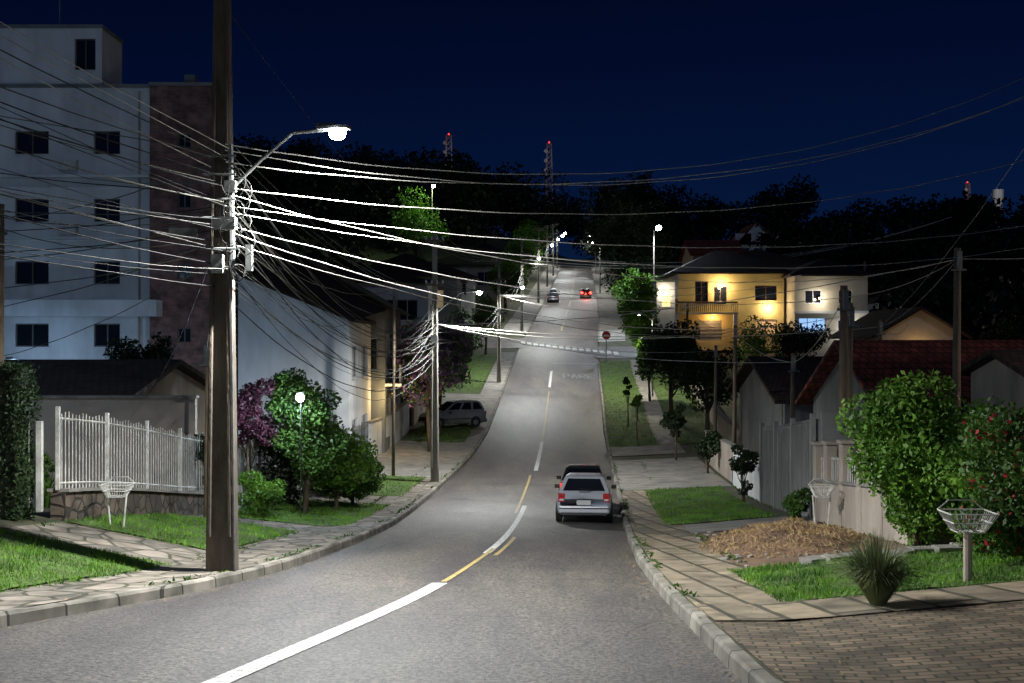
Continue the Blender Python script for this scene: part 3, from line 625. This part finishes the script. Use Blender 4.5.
for i in range(24): x=-46+29*random.random(); it.append((x,78+40*random.random(),9+5*random.random(),3.5+2*random.random()))
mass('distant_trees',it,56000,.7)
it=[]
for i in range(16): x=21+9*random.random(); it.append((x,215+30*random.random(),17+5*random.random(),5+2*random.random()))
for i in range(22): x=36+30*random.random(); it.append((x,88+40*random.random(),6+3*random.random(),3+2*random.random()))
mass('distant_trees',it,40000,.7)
# ------------------------------------------------------------ soil mound with straw
b=B(); n=24
for i in range(n+1):
    for j in range(n+1):
        u,w=i/n*2-1,j/n*2-1; d=21.9+u*2.8; o=2.9+w*1.5; r=math.sqrt(u*u+w*w); h=.32*max(0,1-r*r)**.8*(1+.35*math.sin(u*7)*math.sin(w*6))
        b.v.append(tuple(P(1,d,o,h-.02 if r<1 else -.1)))
for i in range(n):
    for j in range(n): b.f.append((i*(n+1)+j,i*(n+1)+j+1,(i+1)*(n+1)+j+1,(i+1)*(n+1)+j))
e=empty('dirt_mound',P(1,21.9,2.9)); b.done('soil_heap',M['clay'],e,True)
pt=[]
for i in range(3600):
    a=random.random()*6.28; r=random.random()**.6*1.1; u,w=r*math.cos(a),r*math.sin(a); h=.34*max(0,1-r*r)**.8*(1+.35*math.sin(u*7)*math.sin(w*6)); pt.append(tuple(P(1,21.9+u*2.8,2.9+w*1.5,h+.015*random.random())))
quadmesh('dry_straw',leafquads(np.array(pt),.15,.1),M['hay'],e)
patch('dirt_patch',1,17.7,26.1,1.5,4.6,.01,M['clay'],20,10,wob=.1)
b=B()
for i in range(140):
    p=P(1,18+8*random.random(),1.4+3*random.random(),.02); s=.03+.06*random.random(); b.box(p,(s,s*1.3,s*.7),random.random()*3)
for i in range(9): b.box(P(1,17.6+.1*math.sin(i*3),2.6+i*.35,.06),(.4,.28,.11),random.random()*.8)
b.done('loose_stones',M['concrete'],bevel=.01)
# ------------------------------------------------------------ poles & lamps
def sqpole(name,base,h,w0,w1,mat='conc_pole'):
    base=Vector(base); e=empty(name,base); b=B(); d0=w0*.8
    def ring(z,w,dd): return [base+Vector((x*w/2,y*dd/2,z)) for x,y in((-1,-1),(1,-1),(1,1),(-1,1))]
    A=ring(-.4,w0,d0);C=ring(h,w1,w1*.8)
    for i in range(4): b.quad(A[i],A[(i+1)%4],C[(i+1)%4],C[i])
    b.quad(*C); b.done('shaft',M[mat],e,bevel=.03); 
    b=B()
    for s in(-1,1):
        p=base+Vector((s*w0*.36,-d0/2-.012,.6)); q=base+Vector((s*w1*.36,-w1*.4-.012,h-.3)); b.tube([p,q],[.035,.025],6)
    b.done('ribs',M[mat],e); return e
def addlight(e,loc,en,col,r,spot=False):
    ld=bpy.data.lights.new('lamp_light','SPOT' if spot else 'POINT'); ld.energy=en*(1.55 if spot else 1.3); ld.color=col; ld.shadow_soft_size=r
    if spot: ld.spot_size=math.radians(164); ld.spot_blend=.6
    lo=bpy.data.objects.new('lamp_light',ld); lo.location=loc; COL.objects.link(lo); lo.parent=e; lo.matrix_parent_inverse=Matrix.Translation(-e.location)
def lamp(e,pole_pt,head,mat='lamp',energy=1500,col=(.96,.98,.95),r=.1,gl=.11,spot=True):
    a=Vector(pole_pt);h=Vector(head); b=B()
    m=a.lerp(h,.6)+Vector((0,0,(h.z-a.z)*.42+.05)); b.tube([a,a.lerp(m,.5)+Vector((0,0,.03)),m,h+Vector((0,0,.1))],.032,8)
    dr=Vector((h.x-a.x,h.y-a.y,0)).normalized(); rz_=math.atan2(dr.y,dr.x)
    b.box(h+Vector((0,0,.12)),(.52,.22,.06),rz_); b.box(h+Vector((0,0,.17))-dr*.12,(.3,.16,.05),rz_); b.done('lamp_arm_and_head',M['metal_g'],e,bevel=.01)
    b=B(); b.globe(h+dr*.06+Vector((0,0,.03)),gl,1.25); b.done('lens',M[mat],e,True)
    addlight(e,h+dr*.06+Vector((0,0,-gl-.06)),energy,col,r,spot)
def fittings(e,x,y,zs,w=.9):
    b=B(); b2=B()
    for z in zs:
        b.box((x,y-.2,z),(w,.09,.11))
        for k in(-.45,-.15,.15,.45): b2.tube([(x+k*w,y-.2,z+.05),(x+k*w,y-.2,z+.2)],[.05,.03],8)
    b.done('crossarm',M['wood'],e); b2.done('insulators',M['white'],e,True)
pA=Vector((-4.74,18,GZ(-4.74,18))); A=(pA.x,18)
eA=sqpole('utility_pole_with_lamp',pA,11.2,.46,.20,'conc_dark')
lamp(eA,(A[0]+.15,18,2.5),(-2.85,17.6,3.3),energy=5400,gl=.11)
b=B(); b.tube([(A[0]+.22,17.82,1.0),(A[0]+.17,17.85,3.2)],.045,6); b.tube([(A[0]+.25,17.80,-3.9),(A[0]+.19,17.82,1.0)],.018,6)
b.box((A[0]+.12,17.68,1.9),(.36,.18,.2)); b.box((A[0]+.0,17.72,1.25),(.18,.16,.3)); b.box((A[0]+.2,17.74,2.5),(.18,.14,.18)); b.box((A[0]-.55,17.7,1.75),(.42,.14,.14)); b.box((A[0]+.5,17.75,1.35),(.1,.1,.42))
for z in(1.2,1.5,2.0,2.3,2.7,3.0): b.tube([(A[0]-.25,17.75,z),(A[0]+.28,17.75,z)],.018,6)
b.done('cable_boxes',M['metal_g'],eA)
b=B()
for i in range(10):
    c=Vector((A[0]+.36+.12*math.sin(i*9),17.6,1.1+i*.16)); a_=random.uniform(.08,.2)
    b.tube([c+Vector((a_*math.cos(t/12*6.28),.05*math.sin(t),a_*1.3*math.sin(t/12*6.28))) for t in range(13)],.007,4,False)
b.done('cable_coils',M['wire2'],eA)
fittings(eA,A[0],18,[6.1],1.1)
poles=[(A[0],18.0)]
specs=[(48,.35,10.8,4000),(92,.6,10.5,3600),(126,.6,11.0,3600),(160,.7,11,3000),(196,.7,11,3000),(232,.7,11,3000),(266,.7,11,3000)]
for d,o,h,en in specs:
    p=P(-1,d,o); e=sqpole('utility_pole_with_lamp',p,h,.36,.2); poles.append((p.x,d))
    top=p.z+h; lamp(e,(p.x+.1,d,top-3.4),(p.x+1.9,d-.4,top-2.6),energy=en,gl=.06+.0006*d)
    fittings(e,p.x,d,[top-.3,top-2.2],1.2 if d>60 else .8)
    b=B(); b.box((p.x,d-.25,top-4.6),(.3,.2,.35)); b.done('cable_box',M['metal_g'],e)
pz0=P(-1,-11,.6); e=sqpole('utility_pole_with_lamp',pz0,11,.42,.27); lamp(e,(pz0.x+.1,-11,pz0.z+7.2),(pz0.x+2.4,-10.6,pz0.z+8),energy=3400)
e=empty('added_verge_lamp',P(1,122,6.2)); p=e.location.copy(); b=B(); b.tube([p,p+Vector((0,0,11.6))],[.10,.06],8); b.done('shaft',M['conc_dark'],e); lamp(e,p+Vector((0,0,11.3)),p+Vector((.3,-1.5,11.7)),'lampb',5500,(.75,.87,1),gl=.26)
e=empty('added_verge_lamp',(-14.5,200,GZ(-14.5,200))); p=e.location.copy(); b=B(); hgt=28-p.z; b.tube([p,p+Vector((0,0,hgt))],[.10,.06],8); b.done('shaft',M['conc_dark'],e); lamp(e,p+Vector((0,0,hgt-.4)),p+Vector((.3,-1.6,hgt)),'lampg',3000,(.7,1,.55),gl=.28,spot=False)
for d in(180,240): 
    q=P(1,d,.7); e=empty('added_verge_lamp',q); b=B(); b.tube([q,q+Vector((0,0,8))],[.1,.07],8); b.done('shaft',M['metal_g'],e); lamp(e,q+Vector((0,0,7.7)),q+Vector((-1.3,-.4,8.3)),energy=2000,gl=.14)
q=P(1,84,3.9); e=empty('added_verge_lamp',q); b=B(); b.tube([q,q+Vector((0,0,6.0))],[.07,.05],8); b.done('shaft',M['metal_g'],e); lamp(e,q+Vector((0,0,5.8)),q+Vector((-1.0,-.2,6.2)),energy=1500,gl=.035,col=(1,.95,.75))  # added to brighten the right-hand lawns, globe kept tiny
hp=Vector((-6.05,31.4,-1.6)); gz_=GZ(hp.x,hp.y); e=empty('garden_lamp',(hp.x,hp.y+.1,gz_)); b=B(); b.tube([(hp.x,hp.y+.1,gz_-.2),(hp.x,hp.y+.1,hp.z+.1)],.014,6); b.box(hp+Vector((0,.1,.12)),(.2,.12,.05)); b.done('post',M['blackp'],e)
b=B(); b.globe(hp,.12); b.done('lens',M['lampb'],e,True); addlight(e,hp+Vector((0,-.2,-.05)),330,(.7,.85,1),.06)
def fill_lamp(x,y,h,en,col):  # fixtures added to light the left building and the right gardens
    z=GZ(x,y); e=empty('added_fill_lamp',(x,y,z)); b=B(); b.tube([(x,y,z),(x,y,z+h)],.05,8); b.done('shaft',M['metal_g'],e); lamp(e,(x,y,z+h-.2),(x+.5,y+.2,z+h),'lampb',en,col,gl=.05,spot=False)
fill_lamp(-24,26,7,1050,(.45,.68,1)); fill_lamp(-14.0,47,3.4,130,(.55,.75,1)); fill_lamp(-22.5,48.2,4.6,110,(.4,.66,1))
fill_lamp(18.5,27.5,4.6,420,(1,.85,.65))
def porch(e,loc,en,col=(1,.6,.25)):
    b=B(); b.box(loc,(.16,.12,.2)); b.done('wall_lamp',M['warm'],e); addlight(e,Vector(loc)+Vector((.0,-.5,-.1)),en,col,.1)
porch(yh,(20.9,109.8,yz+6.4),260,(1,.75,.4)); porch(yh,(20.0,109.8,yz+3.3),80); porch(yh,(25.6,109.8,yz+4.4),150,(1,.8,.5)); porch(bpy.data.objects['small_house'],(27.6,74.8,-.9),60)
porch(bpy.data.objects['townhouse.001'],(-6.5,60.4,-2.9),130,(1,.7,.3)); porch(ph,(33.0,106.8,1.0),160,(.9,.9,.9)); porch(wh,(14.9,107.8,4.9),100,(1,.85,.6)); porch(ph,(29.8,106.6,4.2),120,(1,.9,.75))
def wpole(side,d,o,top,r=.11,x=None):
    p=P(side,d,o) if x is None else Vector((x,d,GZ(x,d))); e=empty('service_pole',p); b=B(); b.tube([p-Vector((0,0,.3)),p.lerp(Vector((p.x+.05,d,top)),.5),(p.x+.05,d,top)],[r*1.15,r,r*.85],10); b.done('shaft',M['wood'],e,True)
    b=B(); b.box((p.x+.05,d-r-.03,top-.35),(.12,.1,.5)); b.tube([(p.x-.15,d-.1,top-.6),(p.x+.25,d-.1,top-.6)],.03,6); b.done('bracket',M['metal_g'],e)
    return Vector((p.x+.05,d,top-.3))
S=[wpole(1,30,0,2.55,x=12.1),wpole(1,45,0,.9,x=15.0),wpole(1,27.5,0,1.4,x=8.25),wpole(1,28.6,0,1.0,.08,x=8.75),wpole(1,50,0,.75,.09,x=10.1),wpole(1,58,0,-.2,.09,x=10.7),wpole(1,37,0,-.4,.08,x=9.4),
   wpole(-1,22,0,2.75,x=-10.3),wpole(-1,28,0,0,.05,x=-7.8),wpole(-1,50,0,2.7,.07,x=-5.4),wpole(-1,72,0,4,.09,x=-5.2),wpole(1,110,0,8,.12,x=35.2),wpole(1,85,0,3,.1,x=13.5)]
e=sqpole('utility_pole',(13.2,25.5,GZ(13.2,25.5)),11.5,.38,.24); fittings(e,13.2,25.5,[6.4],1.4)
# ------------------------------------------------------------ wires
wb=B(); wb2=B(); wb3=B()
def wire(a,c,sag,r=.007,bb=None,n=26):
    a=Vector(a);c=Vector(c); L=(c-a).length; ph=random.random()*6
    (bb or wb).tube([a.lerp(c,t/n)-Vector((0,0,4*sag*(t/n)*(1-t/n)+.004*L*.1*math.sin(t*1.3+ph))) for t in range(n+1)],r,4,False)
topz=[pA.z+11.2]+[P(-1,s[0],s[1]).z+s[2] for s in specs]
P0=(pz0.x,-11); z0=pz0.z+11
for k in(-.5,.17):
    wire((A[0]+k*1.1,18,6.1),(P0[0]+k*1.2,P0[1],z0-.2),.5,.007,wb2)
wire((A[0]-.4,18,6.1),(poles[1][0]-.5,48,topz[1]-.1),.5,.007,wb2)
for k in(-.1,.1,.2):
    wire((A[0]+k,18,3.0+k),(poles[1][0]+k*1.2,48,topz[1]-2.1),.9,.008)
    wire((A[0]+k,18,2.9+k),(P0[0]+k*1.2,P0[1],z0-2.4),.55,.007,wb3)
random.seed(3)
for i in range(24):
    z=.9+i*.09; kx=random.uniform(-.2,.25)
    wire((A[0]+kx,17.8,z),(poles[1][0]+random.uniform(-.2,.2),48,topz[1]-5.4+i*.11+random.uniform(-.1,.1)),.4+random.random()*1.9,random.choice((.006,.008,.013)),wb if i%3 else wb2)
    if i%4!=1: wire((A[0]+kx,17.8,z),(P0[0]+random.uniform(-1.6,1.6),P0[1]+random.uniform(-2,2),z0-5.8+i*.12),.3+random.random()*1.2,random.choice((.005,.006,.009)),wb if i%2 else wb2)
for i in range(1,len(poles)-1):
    a,c=poles[i],poles[i+1]
    for k in(-.5,0,.5):
        wire((a[0]+k,a[1],topz[i]-.1),(c[0]+k,c[1],topz[i+1]-.1),.6,.010+.00015*a[1],wb2); wire((a[0]+k,a[1],topz[i]-2.0),(c[0]+k,c[1],topz[i+1]-2.0),.6,.010+.00015*a[1],wb2)
    for k in range(5): wire((a[0],a[1],topz[i]-4-.25*k),(c[0],c[1],topz[i+1]-4-.25*k),.5+.6*random.random(),.013,wb if k%2 else wb2)
for z,q,s in((2.6,(-23,52,9.0),.5),(2.3,(-17.2,51.9,5.9),.5),(2.0,(-10.3,22,2.5),.15),(1.7,(-10.3,22,2.3),.3),(2.9,(-28,52,7),1.0),(1.9,(-31,44,4.5),1.0),(1.6,(-31,47,2.2),1.2),(1.5,(-12.9,52.1,2.0),.6),(1.4,(-7.9,52.1,.8),.5),(1.8,(-5.4,50,2.4),.6),(2.1,(-22,30,5.0),.5),(2.4,(-22,27,6.2),.4),(1.3,(-16,31.3,-.6),.4),(1.3,(-7.8,28,-.3),.25),(3.1,(-24,20,7.5),.3),(1.5,(-10.4,31.2,-1.6),.3),(2.2,(-26,40,5.6),.9),(1.45,(-26,36,2.8),.9),(1.8,(-27,33,3.6),.7)): wire((A[0]-.1,17.9,z),q,s,.006+.0001*q[1],wb if random.random()<.6 else wb2)
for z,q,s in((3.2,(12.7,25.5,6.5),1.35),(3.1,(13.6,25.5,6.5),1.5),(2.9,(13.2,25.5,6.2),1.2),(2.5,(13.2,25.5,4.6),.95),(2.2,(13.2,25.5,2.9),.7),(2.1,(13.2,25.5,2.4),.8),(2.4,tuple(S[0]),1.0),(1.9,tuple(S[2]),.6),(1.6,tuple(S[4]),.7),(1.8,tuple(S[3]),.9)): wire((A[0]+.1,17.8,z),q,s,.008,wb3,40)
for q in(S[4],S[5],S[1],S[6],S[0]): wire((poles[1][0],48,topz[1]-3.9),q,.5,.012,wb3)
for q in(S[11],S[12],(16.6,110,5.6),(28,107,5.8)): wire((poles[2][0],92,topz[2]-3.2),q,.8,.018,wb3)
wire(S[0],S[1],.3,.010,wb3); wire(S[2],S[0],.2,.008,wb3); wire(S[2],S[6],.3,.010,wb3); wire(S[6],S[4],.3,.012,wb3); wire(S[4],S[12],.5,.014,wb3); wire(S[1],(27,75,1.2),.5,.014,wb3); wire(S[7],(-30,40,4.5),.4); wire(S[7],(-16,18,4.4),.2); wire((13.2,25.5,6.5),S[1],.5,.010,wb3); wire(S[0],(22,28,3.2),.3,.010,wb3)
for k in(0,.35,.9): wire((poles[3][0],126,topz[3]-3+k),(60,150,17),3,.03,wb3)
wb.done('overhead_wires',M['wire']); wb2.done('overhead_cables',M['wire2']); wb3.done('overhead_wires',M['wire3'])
# ------------------------------------------------------------ waste baskets
def basket(name,base,h=.95,s=1.0,legs=1):
    base=Vector(base); e=empty(name,base); b=B()
    if legs==1: b.tube([base-Vector((0,0,.1)),base+Vector((0,0,h*.6))],.055,10)
    else:
        for k in(-.12,.12): b.tube([base+Vector((k,0,-.1)),base+Vector((k*1.6,0,h*.65))],.018,6)
    b.done('post',M['beige'] if legs==1 else M['metal_w'],e)
    b=B(); z0=h*.62; 
    for (z,w) in((z0,.17),(z0+.12,.24),(z0+.24,.30)):
        p=[base+Vector((x*w*s,y*w*s*.75,z)) for x,y in((-1,-1),(1,-1),(1,1),(-1,1),(-1,-1))]
        for i in range(4): b.tube([p[i],p[i+1]],.009,5)
    for i in range(9):
        t=i/8*2-1
        for y in(-1,1): b.tube([base+Vector((t*.17*s,y*.17*s*.75,z0)),base+Vector((t*.30*s,y*.30*s*.75,z0+.24))],.005,4); b.tube([base+Vector((y*.17*s,t*.17*s*.75,z0)),base+Vector((y*.30*s,t*.30*s*.75,z0+.24))],.005,4)
        b.tube([base+Vector((t*.17*s,-.17*s*.75,z0)),base+Vector((t*.17*s,.17*s*.75,z0))],.005,4)
    b.tube([base+Vector((-.3*s,.22*s,z0+.24)),base+Vector((-.15*s,.24*s,z0+.36)),base+Vector((.15*s,.24*s,z0+.36)),base+Vector((.3*s,.22*s,z0+.24))],.008,5)
    b.done('wire_basket',M['metal_w'],e)
basket('waste_basket',(5.8,14.0,GZ(5.8,14.0)),1.08,1.0); basket('waste_basket',(-7.9,22.0,GZ(-7.9,22)),1.0,.95,2)
basket('waste_basket',P(1,23.8,4.1),1.2,.8,2)
# ------------------------------------------------------------ cars
def car(name,loc,yaw,pitch=0,paint='silver',lit=False,hgt=1.42,L=4.0,w=.82,headlit=False,wagon=True):
    e=bpy.data.objects.new(name,None); COL.objects.link(e); e.location=loc; e.rotation_euler=(pitch,0,yaw)
    def add(b,n,mat,smooth=False,bevel=0):
        me=bpy.data.meshes.new(n); me.from_pydata(b.v,[],b.f); me.update(); me.materials.append(M[mat]); o=bpy.data.objects.new(n,me); COL.objects.link(o); o.parent=e
        if smooth:
            for p in me.polygons:p.use_smooth=True
        if bevel: md=o.modifiers.new('bv','BEVEL'); md.width=bevel; md.segments=3; md.limit_method='ANGLE'
        return o
    k=L/4.0; hs=hgt/1.42
    secs=[(-2.0,.70,.45,.70),(-1.97,.76,.32,.86),(-1.85,.80,.24,.93),(-1.3,.82,.20,.93),(0,.825,.20,.91),(.8,.82,.20,.90),(1.3,.81,.20,.84),(1.75,.78,.24,.74),(1.93,.72,.30,.64),(2.0,.62,.40,.55)]
    b=B(); n=0
    for y,hw,zl,zt in secs:
        hw*=w/.82; zt*=hs
        half=[(0,zl),(hw*.8,zl),(hw*.96,zl+.07),(hw,(zl+zt)/2-.03),(hw*.99,(zl+zt)/2+.1),(hw*.93,zt-.02),(hw*.85,zt+.015),(0,zt+.03)]
        ring=half+[(-x,z) for x,z in half[-2:0:-1]]; n=len(ring)
        for x,z in ring: b.v.append((x,y*k,z))
    for i in range(len(secs)-1):
        for j in range(n): b.f.append((i*n+j,i*n+(j+1)%n,(i+1)*n+(j+1)%n,(i+1)*n+j))
    b.f.append(tuple(range(n))); b.f.append(tuple((len(secs)-1)*n+j for j in range(n))[::-1]); add(b,'body',paint,True)
    zb_=.90*hs; zt=hgt; wb_=.745*w/.82; wt=.57*w/.82; yr0,yr1=-1.90*k,-1.62*k; yf0,yf1=.88*k,.12*k
    if not wagon: yr1=-1.25*k
    lo=[(-wb_,yr0,zb_),(wb_,yr0,zb_),(wb_,yf0,zb_),(-wb_,yf0,zb_)]; hi=[(-wt,yr1,zt-.06),(wt,yr1,zt-.06),(wt,yf1,zt-.06),(-wt,yf1,zt-.06)]; tp=[(-wt*.8,yr1+.18,zt),(wt*.8,yr1+.18,zt),(wt*.8,yf1-.15,zt),(-wt*.8,yf1-.15,zt)]
    b=B()
    for i in range(4): j=(i+1)%4; b.quad(lo[i],lo[j],hi[j],hi[i]); b.quad(hi[i],hi[j],tp[j],tp[i])
    b.quad(*tp); add(b,'roof_and_pillars',paint,False,.02)
    g=B()
    def pane(i,u0,u1,v0,v1):
        j=(i+1)%4; a,c,d_,e_=[Vector(q) for q in(lo[i],lo[j],hi[j],hi[i])]
        nrm=(c-a).cross(e_-a).normalized()*.006
        f_=lambda u,v_:a.lerp(c,u).lerp(e_.lerp(d_,u),v_)+nrm
        g.quad(f_(u0,v0),f_(u1,v0),f_(u1-.03*(u1<.99),v1),f_(u0+.03*(u0>.01),v1))
    pane(0,.07,.93,.12,.88); pane(2,.06,.94,.06,.92)
    pane(1,.05,.30,.12,.9); pane(1,.34,.62,.12,.9); pane(1,.65,.93,.12,.9)
    pane(3,.07,.35,.12,.9); pane(3,.38,.66,.12,.9); pane(3,.70,.95,.12,.9)
    add(g,'windows','glass')
    b=B(); b.box((0,-2.0*k,.42),(1.5*w/.82,.16,.22)); b.box((0,1.98*k,.40),(1.4*w/.82,.14,.2)); add(b,'bumpers',paint,False,.05)
    b=B(); b.box((0,-2.03*k,.30),(1.35,.08,.07)); b.box((0,-2.075*k,.46),(1.46,.02,.04)); b.box((0,2.03*k,.5),(1.0,.06,.12)); b.box((0,-1.93*k,.93*hs),(.3,.05,.025)); b.box((-.90*w/.82,.55*k,.97),(.16,.09,.12)); b.box((.90*w/.82,.55*k,.97),(.16,.09,.12))
    for s in(-1,1):
        for y in(-1.22*k,1.25*k):
            b.tube([(s*.80*w/.82,y,.33),(s*.832*w/.82,y,.33)],.355,20)
        b.box((s*.825*w/.82,0,.55),(.03,2.0*k,.05)) 
    b.tube([(.2,-1.98*k,.985*hs),(-.15,-1.90*k,1.03*hs)],.01,5)
    add(b,'trim',"blackp")
    t=B();h_=B()
    for s in(-1,1):
        for y in(-1.22*k,1.25*k):
            t.tube([(s*.66*w/.82,y,.29),(s*.85*w/.82,y,.29)],.295,22); h_.tube([(s*.845*w/.82,y,.29),(s*.862*w/.82,y,.29)],[.19,.16],12)
    add(t,'tyres','tyre',False,.02); add(h_,'wheels','hub')
    b=B()
    for s in(-1,1): b.box((s*.66*w/.82,-1.955*k,.76*hs),(.20,.10,.26))
    add(b,'tail_lamps','tailon' if lit else 'tail',False,.02)
    b=B()
    for s in(-1,1): b.box((s*.655*w/.82,-2.008*k,.70*hs),(.13,.012,.05))
    for s in(-1,1): b.box((s*.56*w/.82,1.93*k,.60),(.3,.12,.13))
    add(b,'reverse_and_head_lamps','wframe')
    b=B(); b.box((0,-1.99*k,.62),(.42,.03,.14)); b.box((0,2.06*k,.38),(.40,.02,.12)); add(b,'licence_plate','plate')
    b=B(); b.box((0,-1.985*k,.80*hs),(.09,.02,.07)); b.box((0,-1.975*k,.71),(.5,.015,.02)); add(b,'badge_and_handle','hub')
    return e
pit=lambda d:math.atan((zr(d+2)-zr(d-2))/4)
car('parked_car',(2.28,34.3,rz(2.28,34.3)),-.085,pit(34.3),'silver')
car('parked_car',(2.55,39.2,rz(2.55,39.2)),-.085,pit(39.2),'darkpaint',True,wagon=False,hgt=1.5)
q=P(-1,72,2.4); car('parked_suv',(q.x,q.y,q.z+.05),math.radians(118),0,'greypaint',False,hgt=1.68,L=4.2,w=.88)
q=P(-1,164,1.3); car('parked_car',(q.x+2.6,q.y,zr(164)+.05),-.06,pit(164),'darkpaint'); q=P(-1,171,0); car('parked_car',(q.x+1.1,171,zr(171)+.05),-.06,pit(171),'silver')
ec=car('driving_car',(11.5,172,zr(172)+.05),-.06,pit(172),'darkpaint',True)
b=B(); b.tube([(10.8,169.8,zr(170)+.85),(10.8,169.7,zr(170)+.85)],.2,10); b.tube([(12.1,169.8,zr(170)+.85),(12.1,169.7,zr(170)+.85)],.2,10); o=b.done('brake_lamps',M['red']); o.parent=ec; o.matrix_parent_inverse=ec.matrix_basis.inverted()
ld=bpy.data.lights.new('lamp_light','POINT'); ld.energy=120; ld.color=(1,.08,.03); lo=bpy.data.objects.new('brake_glow',ld); lo.location=(11.4,169,zr(169)+.8); COL.objects.link(lo); lo.parent=ec; lo.matrix_parent_inverse=ec.matrix_basis.inverted()
q=P(1,104,.8); e=empty('stop_sign',q); b=B(); b.tube([q,q+Vector((0,0,2.6))],.04,8); b.done('post',M['metal_g'],e)
b=B(); 
pts=[q+Vector((.42*math.cos(math.pi/8+k*math.pi/4),-.06,2.5+.42*math.sin(math.pi/8+k*math.pi/4))) for k in range(8)]; b.quad(*pts); b.quad(*[p+Vector((0,.02,0)) for p in pts][::-1]); b.done('sign_face',M['signred'],e)
b=B(); b.box(q+Vector((0,-.075,2.5)),(.5,.01,.12)); b.done('sign_text',M['wframe'],e)
# ------------------------------------------------------------ towers
def tower(name,x,y,zt,h,w):
    zb=zt-h; e=empty(name,(x,y,zb)); b=B(); n=int(h/2)
    c=[(-1,-1),(1,-1),(1,1),(-1,1)]; ww=lambda t:w*(1-.5*t)
    for i in range(4):
        b.tube([(x+c[i][0]*w/2,y+c[i][1]*w/2,zb),(x+c[i][0]*w/4,y+c[i][1]*w/4,zt)],.2,4)
    for k in range(n):
        t0,t1=k/n,(k+1)/n
        for i in range(4):
            j=(i+1)%4; a=(x+c[i][0]*ww(t0)/2,y+c[i][1]*ww(t0)/2,zb+h*t0); d=(x+c[j][0]*ww(t1)/2,y+c[j][1]*ww(t1)/2,zb+h*t1); b.tube([a,d],.13,4)
    b.done('lattice',M['tower'],e); b=B(); b.box((x,y,zt+.4),(.5,.5,.5)); b.done('beacon',M['redb'],e)
    b=B()
    for k in range(3): b.tube([(x-w*.4,y-1.2,zt-3-k*3.5),(x-w*.4,y-1.6,zt-3-k*3.5)],.7,10)
    b.done('dish_antennas',M['tower'],e); addlight(e,(x+2,y-12,zt-6),600,(.8,.9,1),.5)  # bare point light without fixture, added in front to make the lattice show
tower('antenna_tower',-23,400,75,32,3.4); tower('antenna_tower',13.5,400,72,32,3.0)
tower('antenna_tower',207,500,72,30,3.0)
e=empty('water_tower',(221,500,45)); b=B(); b.tube([(221,500,40),(221,500,62),(221,500,66),(221,500,69)],[1.8,1.8,2.4,2.4],14); b.done('tank',M['white'],e); addlight(e,(217,484,66),1100,(1,.9,.85),.5)  # bare point light added in front of the tank to brighten it
# ------------------------------------------------------------ world, added fill sun, camera
w=bpy.data.worlds.new('World'); scene.world=w; w.use_nodes=True; nt=w.node_tree; bg=nt.nodes['Background']
sky=N(nt,'ShaderNodeTexSky',sky_type='NISHITA'); sky.sun_disc=False; sky.sun_elevation=math.radians(32); sky.sun_rotation=math.radians(200)
mx=N(nt,'ShaderNodeMix',data_type='RGBA',blend_type='MULTIPLY'); mx.inputs[0].default_value=1; mx.inputs[7].default_value=(.07,.25,1.0,1)
tc=N(nt,'ShaderNodeTexCoord'); sx=N(nt,'ShaderNodeSeparateXYZ'); nt.links.new(tc.outputs['Generated'],sx.inputs[0])
rp=N(nt,'ShaderNodeValToRGB'); rp.color_ramp.elements[0].position=.06; rp.color_ramp.elements[0].color=(1,1,1,1); rp.color_ramp.elements[1].position=.34; rp.color_ramp.elements[1].color=(.5,.5,.5,1)
nt.links.new(sx.outputs['Z'],rp.inputs[0]); m2=N(nt,'ShaderNodeMix',data_type='RGBA',blend_type='MULTIPLY'); m2.inputs[0].default_value=1
nt.links.new(sky.outputs[0],mx.inputs[6]); nt.links.new(mx.outputs[2],m2.inputs[6]); nt.links.new(rp.outputs[0],m2.inputs[7]); nt.links.new(m2.outputs[2],bg.inputs[0]); bg.inputs[1].default_value=.0055
sl=bpy.data.lights.new('fill_sun','SUN'); sl.energy=.13; sl.angle=math.radians(.5); sl.color=(.62,.78,1)  # weak cool sun added from behind the camera to lift pale walls
so=bpy.data.objects.new('fill_sun',sl); COL.objects.link(so); so.rotation_euler=(math.radians(58),0,math.radians(20))
cd=bpy.data.cameras.new('camera'); cd.sensor_width=36; cd.lens=38.67; cd.clip_end=4000; cd.clip_start=.1
co=bpy.data.objects.new('camera',cd); COL.objects.link(co); co.location=(0,0,0); co.rotation_euler=(math.radians(90),0,0); scene.camera=co
scene.view_settings.view_transform='Standard'; scene.view_settings.look='None'; scene.view_settings.exposure=0
